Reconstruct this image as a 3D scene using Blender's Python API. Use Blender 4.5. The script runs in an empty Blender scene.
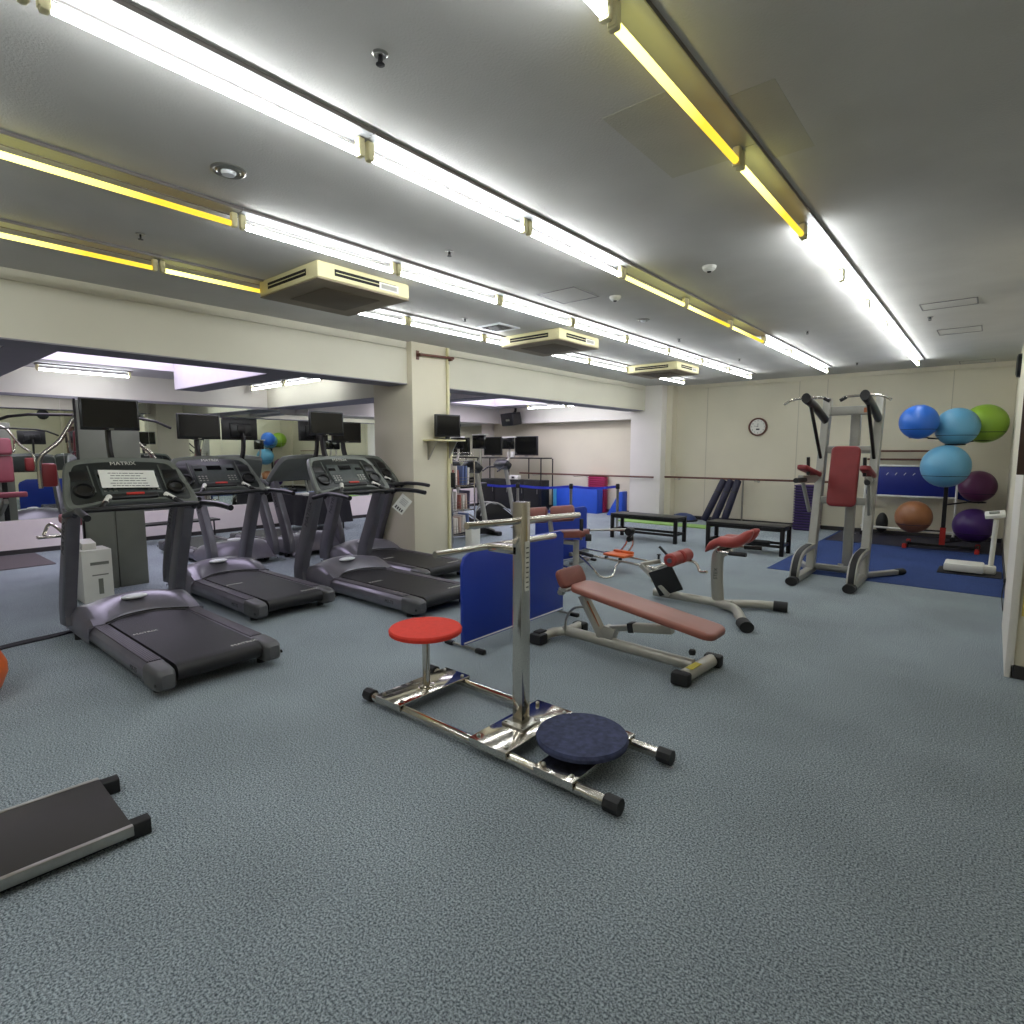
import bpy, bmesh, math, random
from mathutils import Vector, Matrix
PI = math.pi
random.seed(7)
S = bpy.context.scene
COL = S.collection

# ---------------------------------------------------------------- camera, world, exposure
cd = bpy.data.cameras.new('camera'); cam = bpy.data.objects.new('camera', cd); COL.objects.link(cam)
cd.sensor_width = 36; cd.lens = 36*570/1024; cd.clip_start = .05; cd.clip_end = 100
cam.location = (0, 0, 1.55)
cam.rotation_euler = (math.radians(90)-math.atan(61.5/570), 0, math.radians(40.1))
S.camera = cam
w = bpy.data.worlds.new('world'); S.world = w; w.use_nodes = True
w.node_tree.nodes['Background'].inputs[0].default_value = (.8, .85, 1, 1)
w.node_tree.nodes['Background'].inputs[1].default_value = .3
S.view_settings.view_transform = 'Standard'; S.view_settings.look = 'None'
S.view_settings.gamma = 1; S.view_settings.use_curve_mapping = False
S.view_settings.exposure = 0.36
TUBE = 26.0          # tube emission
SKY = 3.6           # skylight diffuser emission

# ---------------------------------------------------------------- materials
def lin(c):
    return tuple(((v/255)/12.92 if v/255 <= .04045 else ((v/255+.055)/1.055)**2.4) for v in c)
MATS = {}
def mat(name, rgb, rough=.5, metal=0., noise=0., scale=8., bump=0., bscale=200., spec=.5, coat=0., rvar=0.):
    m = bpy.data.materials.new(name); m.use_nodes = True; nt = m.node_tree
    b = nt.nodes['Principled BSDF']; c = lin(rgb)
    b.inputs['Base Color'].default_value = (*c, 1); b.inputs['Roughness'].default_value = rough
    b.inputs['Metallic'].default_value = metal; b.inputs['Specular IOR Level'].default_value = spec
    if coat: b.inputs['Coat Weight'].default_value = coat
    tc = nt.nodes.new('ShaderNodeTexCoord')
    if noise or rvar:
        n = nt.nodes.new('ShaderNodeTexNoise'); n.inputs['Scale'].default_value = scale; n.inputs['Detail'].default_value = 6
        nt.links.new(tc.outputs['Object'], n.inputs['Vector'])
        if noise:
            r = nt.nodes.new('ShaderNodeMapRange'); r.inputs[1].default_value = .3; r.inputs[2].default_value = .7
            r.inputs[3].default_value = 1-noise; r.inputs[4].default_value = 1+noise
            nt.links.new(n.outputs['Fac'], r.inputs[0])
            x = nt.nodes.new('ShaderNodeVectorMath'); x.operation = 'SCALE'; x.inputs[0].default_value = c
            nt.links.new(r.outputs[0], x.inputs['Scale']); nt.links.new(x.outputs[0], b.inputs['Base Color'])
        if rvar:
            r = nt.nodes.new('ShaderNodeMapRange'); r.inputs[1].default_value = .3; r.inputs[2].default_value = .7
            r.inputs[3].default_value = max(0, rough-rvar); r.inputs[4].default_value = rough+rvar
            nt.links.new(n.outputs['Fac'], r.inputs[0]); nt.links.new(r.outputs[0], b.inputs['Roughness'])
    if bump:
        n2 = nt.nodes.new('ShaderNodeTexNoise'); n2.inputs['Scale'].default_value = bscale; n2.inputs['Detail'].default_value = 3
        nt.links.new(tc.outputs['Object'], n2.inputs['Vector'])
        bp = nt.nodes.new('ShaderNodeBump'); bp.inputs['Strength'].default_value = bump; bp.inputs['Distance'].default_value = .004
        nt.links.new(n2.outputs['Fac'], bp.inputs['Height']); nt.links.new(bp.outputs[0], b.inputs['Normal'])
    MATS[name] = m
    return m
def emis(name, rgb, k):
    m = bpy.data.materials.new(name); m.use_nodes = True; nt = m.node_tree; nt.nodes.clear()
    e = nt.nodes.new('ShaderNodeEmission'); e.inputs[0].default_value = (*rgb, 1); e.inputs[1].default_value = k
    o = nt.nodes.new('ShaderNodeOutputMaterial'); nt.links.new(e.outputs[0], o.inputs[0]); MATS[name] = m
    return m

def carpet_mat(name, dark, light, sc=1.):
    m = mat(name, dark, rough=.95, spec=.15); nt = m.node_tree; b = nt.nodes['Principled BSDF']
    tc = nt.nodes.new('ShaderNodeTexCoord')
    n1 = nt.nodes.new('ShaderNodeTexNoise'); n1.inputs['Scale'].default_value = 128*sc; n1.inputs['Detail'].default_value = 4; n1.inputs['Roughness'].default_value = .75
    n2 = nt.nodes.new('ShaderNodeTexNoise'); n2.inputs['Scale'].default_value = 1.3; n2.inputs['Detail'].default_value = 5
    for n in (n1, n2): nt.links.new(tc.outputs['Object'], n.inputs['Vector'])
    r = nt.nodes.new('ShaderNodeValToRGB'); r.color_ramp.elements[0].position = .40; r.color_ramp.elements[1].position = .62
    r.color_ramp.elements[0].color = (*lin(dark), 1); r.color_ramp.elements[1].color = (*lin(light), 1)
    nt.links.new(n1.outputs['Fac'], r.inputs[0])
    mr = nt.nodes.new('ShaderNodeMapRange'); mr.inputs[1].default_value = .3; mr.inputs[2].default_value = .7; mr.inputs[3].default_value = .88; mr.inputs[4].default_value = 1.1
    nt.links.new(n2.outputs['Fac'], mr.inputs[0])
    x = nt.nodes.new('ShaderNodeVectorMath'); x.operation = 'SCALE'
    nt.links.new(r.outputs[0], x.inputs[0]); nt.links.new(mr.outputs[0], x.inputs['Scale']); nt.links.new(x.outputs[0], b.inputs['Base Color'])
    bp = nt.nodes.new('ShaderNodeBump'); bp.inputs['Strength'].default_value = .9; bp.inputs['Distance'].default_value = .008
    nt.links.new(n1.outputs['Fac'], bp.inputs['Height']); nt.links.new(bp.outputs[0], b.inputs['Normal'])
    return m
def stripe_mat(name, c1, c2, axis, pitch, rough=.6, metal=0., bump=.6, duty=.5):
    m = mat(name, c1, rough=rough, metal=metal); nt = m.node_tree; b = nt.nodes['Principled BSDF']
    tc = nt.nodes.new('ShaderNodeTexCoord'); sp = nt.nodes.new('ShaderNodeSeparateXYZ'); nt.links.new(tc.outputs['Object'], sp.inputs[0])
    a = nt.nodes.new('ShaderNodeMath'); a.operation = 'DIVIDE'; a.inputs[1].default_value = pitch; nt.links.new(sp.outputs[axis], a.inputs[0])
    fr = nt.nodes.new('ShaderNodeMath'); fr.operation = 'FRACT'; nt.links.new(a.outputs[0], fr.inputs[0])
    g = nt.nodes.new('ShaderNodeMath'); g.operation = 'GREATER_THAN'; g.inputs[1].default_value = duty; nt.links.new(fr.outputs[0], g.inputs[0])
    mx = nt.nodes.new('ShaderNodeMix'); mx.data_type = 'RGBA'; mx.inputs[6].default_value = (*lin(c1), 1); mx.inputs[7].default_value = (*lin(c2), 1)
    nt.links.new(g.outputs[0], mx.inputs[0]); nt.links.new(mx.outputs[2], b.inputs['Base Color'])
    bp = nt.nodes.new('ShaderNodeBump'); bp.inputs['Strength'].default_value = bump; bp.inputs['Distance'].default_value = .003
    nt.links.new(g.outputs[0], bp.inputs['Height']); nt.links.new(bp.outputs[0], b.inputs['Normal'])
    return m

carpet = carpet_mat('carpet', (80, 89, 95), (192, 203, 208))
bluecarpet = carpet_mat('blue_carpet', (38, 56, 104), (74, 94, 148))
M_ceil = mat('ceiling_paint', (196, 194, 188), .9, noise=.05, scale=2.2, bump=.5, bscale=90)
M_patch = mat('ceiling_patch_paint', (186, 183, 168), .9, noise=.07, scale=3, bump=.5, bscale=90)
M_wall = mat('cream_wall_paint', (214, 207, 184), .75, noise=.03, scale=1.5)
M_wallw = mat('white_wall_paint', (222, 217, 208), .75, noise=.03, scale=1.5)
M_beam = mat('beam_paint', (206, 202, 184), .75, noise=.03, scale=1.2)
M_soffit = mat('soffit_grey', (132, 130, 138), .8, noise=.03)  # even grey on beam and bulkhead undersides
M_annexc = mat('annex_ceiling_paint', (205, 200, 205), .85, noise=.03)
M_base = mat('dark_baseboard', (46, 42, 42), .5, noise=.1)
M_lowwall = mat('low_wall_paint', (226, 216, 214), .7, noise=.02)
M_mirror = mat('mirror_glass', (226, 232, 222), .01, metal=1.)
M_seam = mat('panel_seam', (184, 177, 156), .7)  # fine seam lines, slightly darker than the cream wall
M_chrome = mat('chrome', (205, 200, 190), .12, metal=1., rvar=.05, scale=20)
M_steel = mat('brushed_steel', (170, 168, 160), .28, metal=1., noise=.06, scale=30)
M_silver = mat('silver_paint', (158, 157, 150), .38, metal=.45, noise=.04, scale=12)
M_ivory = mat('champagne_frame_paint', (172, 169, 158), .34, metal=.5, noise=.04, scale=12)
M_black = mat('black_rubber', (22, 22, 23), .6, noise=.2, scale=25)
M_blackp = mat('black_plastic', (20, 20, 22), .35, noise=.15, scale=20)
M_blackm = mat('black_metal', (30, 28, 28), .4, metal=.4, noise=.1, scale=20)
M_screen = mat('screen_glass', (8, 8, 10), .12, spec=.5, noise=.1)
M_belt = mat('running_belt', (22, 21, 23), .5, noise=.12, scale=6, bump=.3, bscale=500)
M_tframe = mat('treadmill_frame', (104, 103, 109), .38, metal=.45, noise=.06, scale=10)
M_tsilver = mat('treadmill_silver', (128, 125, 134), .32, metal=.5, noise=.05, scale=9)
M_tcap = mat('treadmill_cap', (92, 92, 93), .42, metal=.3, noise=.08, scale=14)
M_cons = mat('console_shell', (104, 108, 102), .42, metal=.15, noise=.05, scale=12)
M_consd = mat('console_face', (34, 38, 37), .35, noise=.2, scale=30)
M_consm = mat('console_pad', (62, 68, 66), .45, noise=.12, scale=30)
M_rib = stripe_mat('ribbed_foot_rail', (98, 92, 100), (60, 56, 64), 1, .014, rough=.5, metal=.2)
M_white = mat('white_plastic', (222, 221, 212), .4, noise=.03)
M_paper = mat('paper', (222, 222, 214), .8, noise=.03)
M_ink = mat('ink', (50, 50, 52), .7)
M_red = mat('red_vinyl', (186, 44, 34), .5, noise=.08, scale=12)
M_redseat = mat('red_seat_fabric', (216, 52, 34), .75, noise=.06, scale=30, bump=.3, bscale=300)
M_maroon = mat('maroon_vinyl', (132, 42, 44), .5, noise=.06, scale=8)
M_redroll = mat('coral_red_vinyl', (158, 62, 56), .45, noise=.06, scale=10)
M_brown = mat('tan_brown_vinyl', (146, 88, 74), .36, noise=.05, scale=6)
M_brownd = mat('brown_vinyl', (124, 68, 58), .4, noise=.05, scale=10)
M_pink = mat('rose_vinyl', (146, 66, 82), .45, noise=.06, scale=8)
M_navy = mat('navy_fabric', (58, 64, 92), .9, noise=.4, scale=30, bump=.5, bscale=300)
M_navyd = mat('dark_navy_vinyl', (24, 24, 48), .55, noise=.1, scale=8)
M_blue = mat('blue_board', (28, 56, 156), .4, noise=.05, scale=3)
M_bluemat = mat('blue_vinyl', (38, 82, 190), .45, noise=.05, scale=6)
M_bluedk = mat('deep_blue_vinyl', (18, 34, 120), .42, noise=.06, scale=6)
M_bluestrap = mat('blue_strap', (44, 58, 200), .5, noise=.05)
M_green = mat('green_mat_foam', (136, 176, 92), .75, noise=.05)
M_purple = mat('purple_step_plastic', (56, 36, 92), .5, noise=.06)
M_magenta = mat('magenta_plastic', (176, 34, 92), .5, noise=.05)
M_orange = mat('orange_plastic', (214, 100, 40), .45, noise=.08, scale=12)
M_wood = mat('dark_wood', (96, 58, 44), .5, noise=.2, scale=14)
M_yellow = mat('yellow_paper', (214, 190, 90), .7, noise=.04)
M_brownbd = mat('brown_board', (66, 44, 32), .6, noise=.15, scale=10)
M_ac = mat('ivory_plastic', (214, 206, 160), .5, noise=.03)
M_grille = stripe_mat('beige_grille', (120, 108, 86), (88, 76, 58), 0, .02, rough=.7)
M_acface = mat('beige_panel', (132, 120, 98), .6, noise=.04)
M_dark = mat('dark_slot', (20, 18, 18), .8)
M_greyp = mat('grey_panel', (120, 122, 112), .5, noise=.04, scale=5)
M_doormat = mat('grey_mat', (98, 90, 92), .95, noise=.15, scale=60)
M_cord = mat('cord_rubber', (40, 38, 46), .6)
M_ribblack = stripe_mat('ribbed_black_rubber', (30, 27, 25), (50, 46, 42), 0, .006, rough=.5, bump=.7)
M_ylabel = mat('yellow_label', (206, 190, 60), .6)
M_olabel = mat('orange_label', (176, 98, 60), .6)
M_tubew = emis('tube_white', (.93, .97, 1), TUBE)
M_tubey = emis('tube_flicker_yellow', (1.15, .80, .09), 1.)  # yellow flicker banding put into the emission; the tubes are all alike
M_tubep = emis('tube_flicker_pale', (2.6, 2.4, .6), 1.)  # paler flicker tint put into the emission of the same kind of tube
def two_tone(m, c1, c2, y0, y1):
    nt = m.node_tree; e = [n for n in nt.nodes if n.type == 'EMISSION'][0]
    tc = nt.nodes.new('ShaderNodeTexCoord'); sp = nt.nodes.new('ShaderNodeSeparateXYZ'); nt.links.new(tc.outputs['Object'], sp.inputs[0])
    mr = nt.nodes.new('ShaderNodeMapRange'); mr.inputs[1].default_value = y0; mr.inputs[2].default_value = y1; nt.links.new(sp.outputs[1], mr.inputs[0])
    mx = nt.nodes.new('ShaderNodeMix'); mx.data_type = 'RGBA'; mx.inputs[6].default_value = (*c1, 1); mx.inputs[7].default_value = (*c2, 1)
    nt.links.new(mr.outputs[0], mx.inputs[0]); nt.links.new(mx.outputs[2], e.inputs[0])
two_tone(M_tubey, (3.2, 3.0, .75), (1.1, .74, .06), .1, .75)  # flicker tint runs from pale to yellow along the tube
M_refl = mat('fixture_white', (226, 228, 230), .4)
M_plate = mat('fixture_plate', (150, 152, 154), .4)
M_lip = mat('fixture_lip', (120, 116, 112), .4, metal=.3)
M_sky = emis('skylight_glow', (.86, .80, 1), SKY)
BALLS = {}
for n, c in dict(blue=(44, 104, 196), sky=(96, 158, 190), green=(146, 184, 62), plum=(100, 46, 86), copper=(140, 90, 54), violet=(68, 36, 106)).items():
    BALLS[n] = mat(n+'_ball_vinyl', c, .36, noise=.03, scale=4)

# ---------------------------------------------------------------- mesh builder
class MB:
    def __init__(s, M=None): s.bm = bmesh.new(); s.M = M or Matrix(); s.mi = 0
    def _fin(s, nf0, M=None):
        for f in s.bm.faces[nf0:]: f.material_index = s.mi
    def _add(s, fn):
        s.bm.faces.ensure_lookup_table(); n = len(s.bm.faces); r = fn()
        s.bm.faces.ensure_lookup_table()
        for i in range(n, len(s.bm.faces)): s.bm.faces[i].material_index = s.mi
        return r
    def raw(s, vs, fs):
        def go():
            v = [s.bm.verts.new(s.M @ Vector(p)) for p in vs]
            for f in fs:
                try: s.bm.faces.new([v[i] for i in f])
                except ValueError: pass
        s._add(go); return s
    def box(s, c, d, bev=0, R=None, seg=2):
        t = bmesh.new(); bmesh.ops.create_cube(t, size=1)
        for v in t.verts: v.co = Vector((v.co.x*d[0], v.co.y*d[1], v.co.z*d[2]))
        if bev: bmesh.ops.bevel(t, geom=t.edges[:], offset=min(bev, min(d)*.49), segments=seg, affect='EDGES', profile=.5)
        T = Matrix.Translation(Vector(c)) @ (R.to_4x4() if R else Matrix())
        t.verts.index_update()
        s.raw([T @ v.co for v in t.verts], [[v.index for v in f.verts] for f in t.faces]); t.free(); return s
    def sweep(s, pts, prof, up=(0, 0, 1), closed=False, scales=None, cap=True):
        pts = [Vector(p) for p in pts]; n = len(pts); vs = []; fs = []; k = len(prof); up = Vector(up)
        px = None
        for i, p in enumerate(pts):
            if closed: t = (pts[(i+1) % n]-pts[i-1]).normalized()
            else: t = (pts[min(i+1, n-1)]-pts[max(i-1, 0)]).normalized()
            x = t.cross(up)
            if x.length < 1e-3: x = px if px is not None else t.cross(Vector((0, 1, 0)))
            x = x.normalized(); y = x.cross(t).normalized(); px = x
            sc = scales[i] if scales else 1
            # mitre
            if 0 < i < n-1 or closed:
                a = (p-pts[i-1]).normalized(); b = (pts[(i+1) % n]-p).normalized(); cs = max(.3, math.cos(a.angle(b, 0)/2)); 
            else: cs = 1
            for u, v in prof: vs.append(p + x*u*sc + y*v*sc)
        m = n if closed else n-1
        for i in range(m):
            j = (i+1) % n
            for q in range(k): fs.append([i*k+q, i*k+(q+1) % k, j*k+(q+1) % k, j*k+q])
        if cap and not closed: fs.append(list(range(k))[::-1]); fs.append([(n-1)*k+q for q in range(k)])
        return s.raw(vs, fs)
    def tube(s, pts, r, seg=12, closed=False, up=(0, 0, 1), smooth=0):
        if smooth: pts = spline(pts, smooth, closed)
        # parallel transport frames for round tubes
        pts = [Vector(p) for p in pts]; n = len(pts); vs = []; fs = []
        def tan(i):
            if closed: return (pts[(i+1) % n]-pts[i-1]).normalized()
            return (pts[min(i+1, n-1)]-pts[max(i-1, 0)]).normalized()
        t0 = tan(0); x = t0.orthogonal().normalized()
        rr = r if isinstance(r, (list, tuple)) else [r]*n
        for i in range(n):
            t = tan(i); x = (x - t*x.dot(t)).normalized(); y = t.cross(x)
            for q in range(seg):
                a = 2*PI*q/seg; vs.append(pts[i]+(x*math.cos(a)+y*math.sin(a))*rr[i])
        m = n if closed else n-1
        for i in range(m):
            j = (i+1) % n
            for q in range(seg): fs.append([i*seg+q, i*seg+(q+1) % seg, j*seg+(q+1) % seg, j*seg+q])
        if not closed: fs.append(list(range(seg))[::-1]); fs.append([(n-1)*seg+q for q in range(seg)])
        return s.raw(vs, fs)
    def rtube(s, pts, w, h, up=(0, 0, 1), b=.15, smooth=0, closed=False):
        if smooth: pts = spline(pts, smooth, closed)
        return s.sweep(pts, rrect(w, h, min(w, h)*b), up, closed)
    def otube(s, pts, w, h, up=(0, 0, 1), smooth=0, seg=16):
        if smooth: pts = spline(pts, smooth)
        return s.sweep(pts, [(w/2*math.cos(2*PI*i/seg), h/2*math.sin(2*PI*i/seg)) for i in range(seg)], up)
    def prism(s, poly, axis, a, b, bev=0):
        n = len(poly); vs = []
        for t in (a, b):
            for u, v in poly:
                vs.append({'x': (t, u, v), 'y': (u, t, v), 'z': (u, v, t)}[axis])
        fs = [list(range(n)), [n+i for i in range(n)][::-1]] + [[i, n+i, n+(i+1) % n, (i+1) % n] for i in range(n)]
        t = bmesh.new(); V = [t.verts.new(p) for p in vs]
        for f in fs: t.faces.new([V[i] for i in f])
        bmesh.ops.recalc_face_normals(t, faces=t.faces)
        if bev:
            bmesh.ops.bevel(t, geom=t.edges[:], offset=bev, segments=2, affect='EDGES', profile=.5)
        t.verts.index_update(); s.raw([v.co.copy() for v in t.verts], [[v.index for v in f.verts] for f in t.faces]); t.free(); return s
    def lathe(s, prof, c=(0, 0, 0), seg=32, axis='z', R=None):
        vs = []; fs = []; n = len(prof)
        for q in range(seg):
            a = 2*PI*q/seg
            for r, z in prof:
                p = Vector((r*math.cos(a), r*math.sin(a), z))
                if axis == 'x': p = Vector((p.z, p.x, p.y))
                if axis == 'y': p = Vector((p.x, p.z, p.y))
                if R: p = R @ p
                vs.append(p+Vector(c))
        for q in range(seg):
            j = (q+1) % seg
            for i in range(n-1): fs.append([q*n+i, j*n+i, j*n+i+1, q*n+i+1])
        if prof[0][0] > 1e-6: fs.append([q*n for q in range(seg)][::-1])
        if prof[-1][0] > 1e-6: fs.append([q*n+n-1 for q in range(seg)])
        return s.raw(vs, fs)
    def ball(s, c, r, sc=(1, 1, 1), seg=32, rings=16):
        t = bmesh.new(); bmesh.ops.create_uvsphere(t, u_segments=seg, v_segments=rings, radius=r)
        t.verts.index_update()
        s.raw([Vector((v.co.x*sc[0]+c[0], v.co.y*sc[1]+c[1], v.co.z*sc[2]+c[2])) for v in t.verts], [[v.index for v in f.verts] for f in t.faces]); t.free(); return s
    def grid(s, f, nu, nv, close=False):
        vs = [f(i/nu, j/nv) for i in range(nu+1) for j in range(nv+1)]
        return s.raw(vs, [[i*(nv+1)+j, (i+1)*(nv+1)+j, (i+1)*(nv+1)+j+1, i*(nv+1)+j+1] for i in range(nu) for j in range(nv)])
    def build(s, name, m, parent=None, ang=38, loc=None):
        bmesh.ops.remove_doubles(s.bm, verts=s.bm.verts, dist=1e-5)
        bmesh.ops.recalc_face_normals(s.bm, faces=s.bm.faces)
        me = bpy.data.meshes.new(name); s.bm.to_mesh(me); s.bm.free()
        me.shade_smooth(); me.set_sharp_from_angle(angle=math.radians(ang))
        for x in (m if isinstance(m, (list, tuple)) else [m]): me.materials.append(x)
        o = bpy.data.objects.new(name, me); COL.objects.link(o)
        if parent: o.parent = parent
        if loc: o.location = loc
        return o
def rrect(w, h, r, n=3):
    out = []
    for cx, cy, a0 in ((w/2-r, h/2-r, 0), (-w/2+r, h/2-r, 90), (-w/2+r, -h/2+r, 180), (w/2-r, -h/2+r, 270)):
        for i in range(n+1):
            a = math.radians(a0+90*i/n); out.append((cx+r*math.cos(a), cy+r*math.sin(a)))
    return out
def spline(pts, k=6, closed=False):
    P = [Vector(p) for p in pts]; n = len(P); out = []
    for i in range(n if closed else n-1):
        p0 = P[(i-1) % n] if closed or i else P[0]*2-P[1]; p1 = P[i]; p2 = P[(i+1) % n]
        p3 = P[(i+2) % n] if closed or i < n-2 else p2*2-p1
        for j in range(k):
            t = j/k; out.append(.5*((2*p1)+(p2-p0)*t+(2*p0-5*p1+4*p2-p3)*t*t+(3*p1-p0-3*p2+p3)*t**3))
    if not closed: out.append(P[-1])
    return out
def rot(axis, deg): return Matrix.Rotation(math.radians(deg), 3, axis)

def tag(o, label, cat, group=None, kind=None):
    if label: o['label'] = label
    if cat: o['category'] = cat
    if group: o['group'] = group
    if kind: o['kind'] = kind
    return o
def thing(name, label, cat, loc=(0, 0, 0), rz=0, group=None):
    o = bpy.data.objects.new(name, None); COL.objects.link(o); o.empty_display_size = .1
    o.location = loc; o.rotation_euler = (0, 0, math.radians(rz)); return tag(o, label, cat, group)
def struct(name, mb, m, ang=38):
    o = mb.build(name, m, ang=ang); o['kind'] = 'structure'; return o
def kids(o): return [c for c in bpy.data.objects if c.parent == o]
def dup(root, loc=None, rz=None, label=None, group=None):
    def cp(o, par):
        c = o.copy(); COL.objects.link(c)
        if par is not None: c.parent = par
        for k in kids(o): cp(k, c)
        return c
    r = cp(root, None)
    if loc is not None: r.location = loc
    if rz is not None: r.rotation_euler = (0, 0, math.radians(rz))
    if label: r['label'] = label
    if group: r['group'] = group
    return r
def text(name, s, size, m, parent, M, ext=.0006, align='CENTER'):
    cu = bpy.data.curves.new(name, 'FONT'); cu.body = s; cu.size = size; cu.extrude = ext
    cu.align_x = align; cu.align_y = 'CENTER'
    t = bpy.data.objects.new(name, cu); COL.objects.link(t); bpy.context.view_layer.update()
    me = bpy.data.meshes.new_from_object(t.evaluated_get(bpy.context.evaluated_depsgraph_get()))
    COL.objects.unlink(t); bpy.data.objects.remove(t); bpy.data.curves.remove(cu)
    me.transform(M); me.materials.clear(); me.materials.append(m)
    o = bpy.data.objects.new(name, me); COL.objects.link(o)
    if parent: o.parent = parent
    return o
def frame(o, x, y):
    """matrix with origin o, local x and y directions"""
    x = Vector(x).normalized(); y = Vector(y).normalized(); z = x.cross(y).normalized(); y = z.cross(x)
    return Matrix(((x.x, y.x, z.x, o[0]), (x.y, y.y, z.y, o[1]), (x.z, y.z, z.z, o[2]), (0, 0, 0, 1)))
def B(x0, x1, y0, y1, z0, z1, mb=None, bev=0):
    mb = mb or MB(); return mb.box(((x0+x1)/2, (y0+y1)/2, (z0+z1)/2), (x1-x0, y1-y0, z1-z0), bev)

# ---------------------------------------------------------------- setting
CZ = 3.0; XW = -11.2; YB = 12.5; XR = .2; XR2 = 1.5; YC = 5.1; YF = -3.2
struct('floor', B(XW-.2, XR2+.2, YF-.2, YB+.2, -.12, 0), carpet)
struct('ceiling', B(-6.15, XR2+.2, YF-.2, YB+.2, CZ, CZ+.1), M_ceil)
struct('wall_back', B(XW-.2, XR2+.2, YB, YB+.15, 0, 3.5), M_wall)
struct('wall_front', B(XW-.2, XR2+.2, YF-.15, YF, 0, 3.5), M_wall)
struct('wall_left', B(XW-.15, XW, YF, YB, 0, 3.5), M_wallw)
mb = B(XR, XR+.15, YC+.15, YB, 0, CZ); B(XR, XR2+.15, YC, YC+.15, 0, CZ, mb)
struct('wall_right', mb, M_wall)
struct('wall_entrance', B(XR2, XR2+.15, YF, YC, 0, CZ), M_wall)
# wall panel seams on the back wall (fine battens)
mb = MB()
for x in (-4.9, -3.05, -2.55, -.62): B(x-.006, x+.006, YB-.004, YB, .1, CZ, mb)
struct('trim_1', mb, M_seam)
# cornice along the back wall and along the beam
mb = B(-6.15, XR, YB-.03, YB, CZ-.08, CZ); struct('trim_2', mb, M_wall)
mb = B(-6.15, -6.125, YF, 5.08, CZ-.09, CZ); B(-6.15, -6.125, 5.8, 11.9, CZ-.09, CZ, mb); struct('trim_3', mb, M_beam)
# beam between hall and annex, its underside a thin grey slab
struct('wall_beam', B(-6.55, -6.15, YF, YB, 2.452, 3.1), M_beam)
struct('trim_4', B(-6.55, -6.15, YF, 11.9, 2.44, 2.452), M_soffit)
struct('wall_pillar', B(-6.9, -6.05, 5.10, 5.8, 0, CZ, bev=.004), M_wall)
struct('wall_pilaster', B(-6.5, -5.74, 12.0, YB, 0, CZ, bev=.004), M_wallw)
struct('wall_corner_batten', B(-5.74, -5.6, 12.25, YB, 0, CZ), M_wall)
# annex ceiling: strips, cross beams, skylight wells
AZ = 2.8
mb = B(XW, -10.1, YF, 5.7, AZ, AZ+.06); B(-10.1, -6.5, YF, 1.6, AZ, AZ+.06, mb); B(-10.1, -6.5, 3.62, 5.7, AZ, AZ+.06, mb); B(-7.0, -6.5, 1.6, 3.62, AZ, AZ+.06, mb)
NZ = 2.7
B(XW, -6.5, 6.3, 7.6, NZ, NZ+.06, mb); B(XW, -10.1, 7.6, YB, NZ, NZ+.06, mb); B(-10.1, -6.5, 11.3, YB, NZ, NZ+.06, mb); B(-7.0, -6.5, 7.6, 11.3, NZ, NZ+.06, mb)
struct('wall_annex_ceiling', mb, M_annexc)
mb = MB()
for (x0, x1, y0, y1, z0) in ((-10.1, -7.0, 1.6, 3.62, AZ), (-10.1, -7.0, 7.95, 11.3, NZ)):
    B(x0-.05, x0, y0, y1, z0+.061, z0+.3, mb); B(x1, x1+.05, y0, y1, z0+.061, z0+.3, mb); B(x0, x1, y0-.05, y0, z0+.061, z0+.3, mb); B(x0, x1, y1, y1+.05, z0+.061, z0+.3, mb)
struct('trim_5', mb, M_annexc)
struct('window_1', B(-10.1, -7.0, 1.6, 3.62, 3.05, 3.09), M_sky)
struct('window_2', B(-10.1, -7.0, 7.95, 11.3, 2.95, 2.99), M_sky)
mb = MB()
for x0, y0, y1, z0, z1 in ((XW, 1.18, 1.6, 2.58, AZ), (-10.1, 3.62, 4.03, 2.52, AZ), (-10.1, 7.55, 7.95, 2.5, NZ)):
    B(x0, -6.55, y0, y1, z0, z1, mb)
struct('wall_cross_beams', mb, M_annexc)
mb = MB()
for x0, y0, y1, z0 in ((XW, 1.18, 1.6, 2.58), (-10.1, 3.62, 4.03, 2.52), (-10.1, 7.55, 7.95, 2.5)):
    B(x0, -6.55, y0, y1, z0-.008, z0, mb)
struct('trim_6', mb, M_soffit)
struct('wall_bulkhead', B(XW, -6.55, 5.7, 6.3, 2.4, 3.1), M_beam)
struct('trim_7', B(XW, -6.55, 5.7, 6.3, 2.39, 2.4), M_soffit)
mb = B(XW, XW+.5, 6.3, YB, 2.3, NZ); B(XW+.5, -6.5, YB-.35, YB, 2.28, NZ, mb)
struct('wall_bulkhead_north', mb, M_wallw)
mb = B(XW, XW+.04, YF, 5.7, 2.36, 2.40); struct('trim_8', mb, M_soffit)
# low wall under the mirrors
struct('wall_low', B(XW, XW+.08, YF, YB, 0, .5), M_lowwall)
# baseboards
struct('baseboard_left', B(XW+.08, XW+.095, YF, YB-.015, 0, .07), M_base)
mb = B(-5.6, XR, YB-.015, YB, 0, .08); B(XW+.095, -6.5, YB-.015, YB, 0, .08, mb); struct('baseboard_back', mb, M_base)
mb = B(XR-.015, XR, YC, YB-.015, 0, .09); B(XR-.015, XR2, YC-.02, YC-.0001, 0, .09, mb); struct('baseboard_right', mb, M_base)
struct('baseboard_pillar', B(-6.06, -6.035, 5.08, 5.8, 0, .07), M_base)
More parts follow.
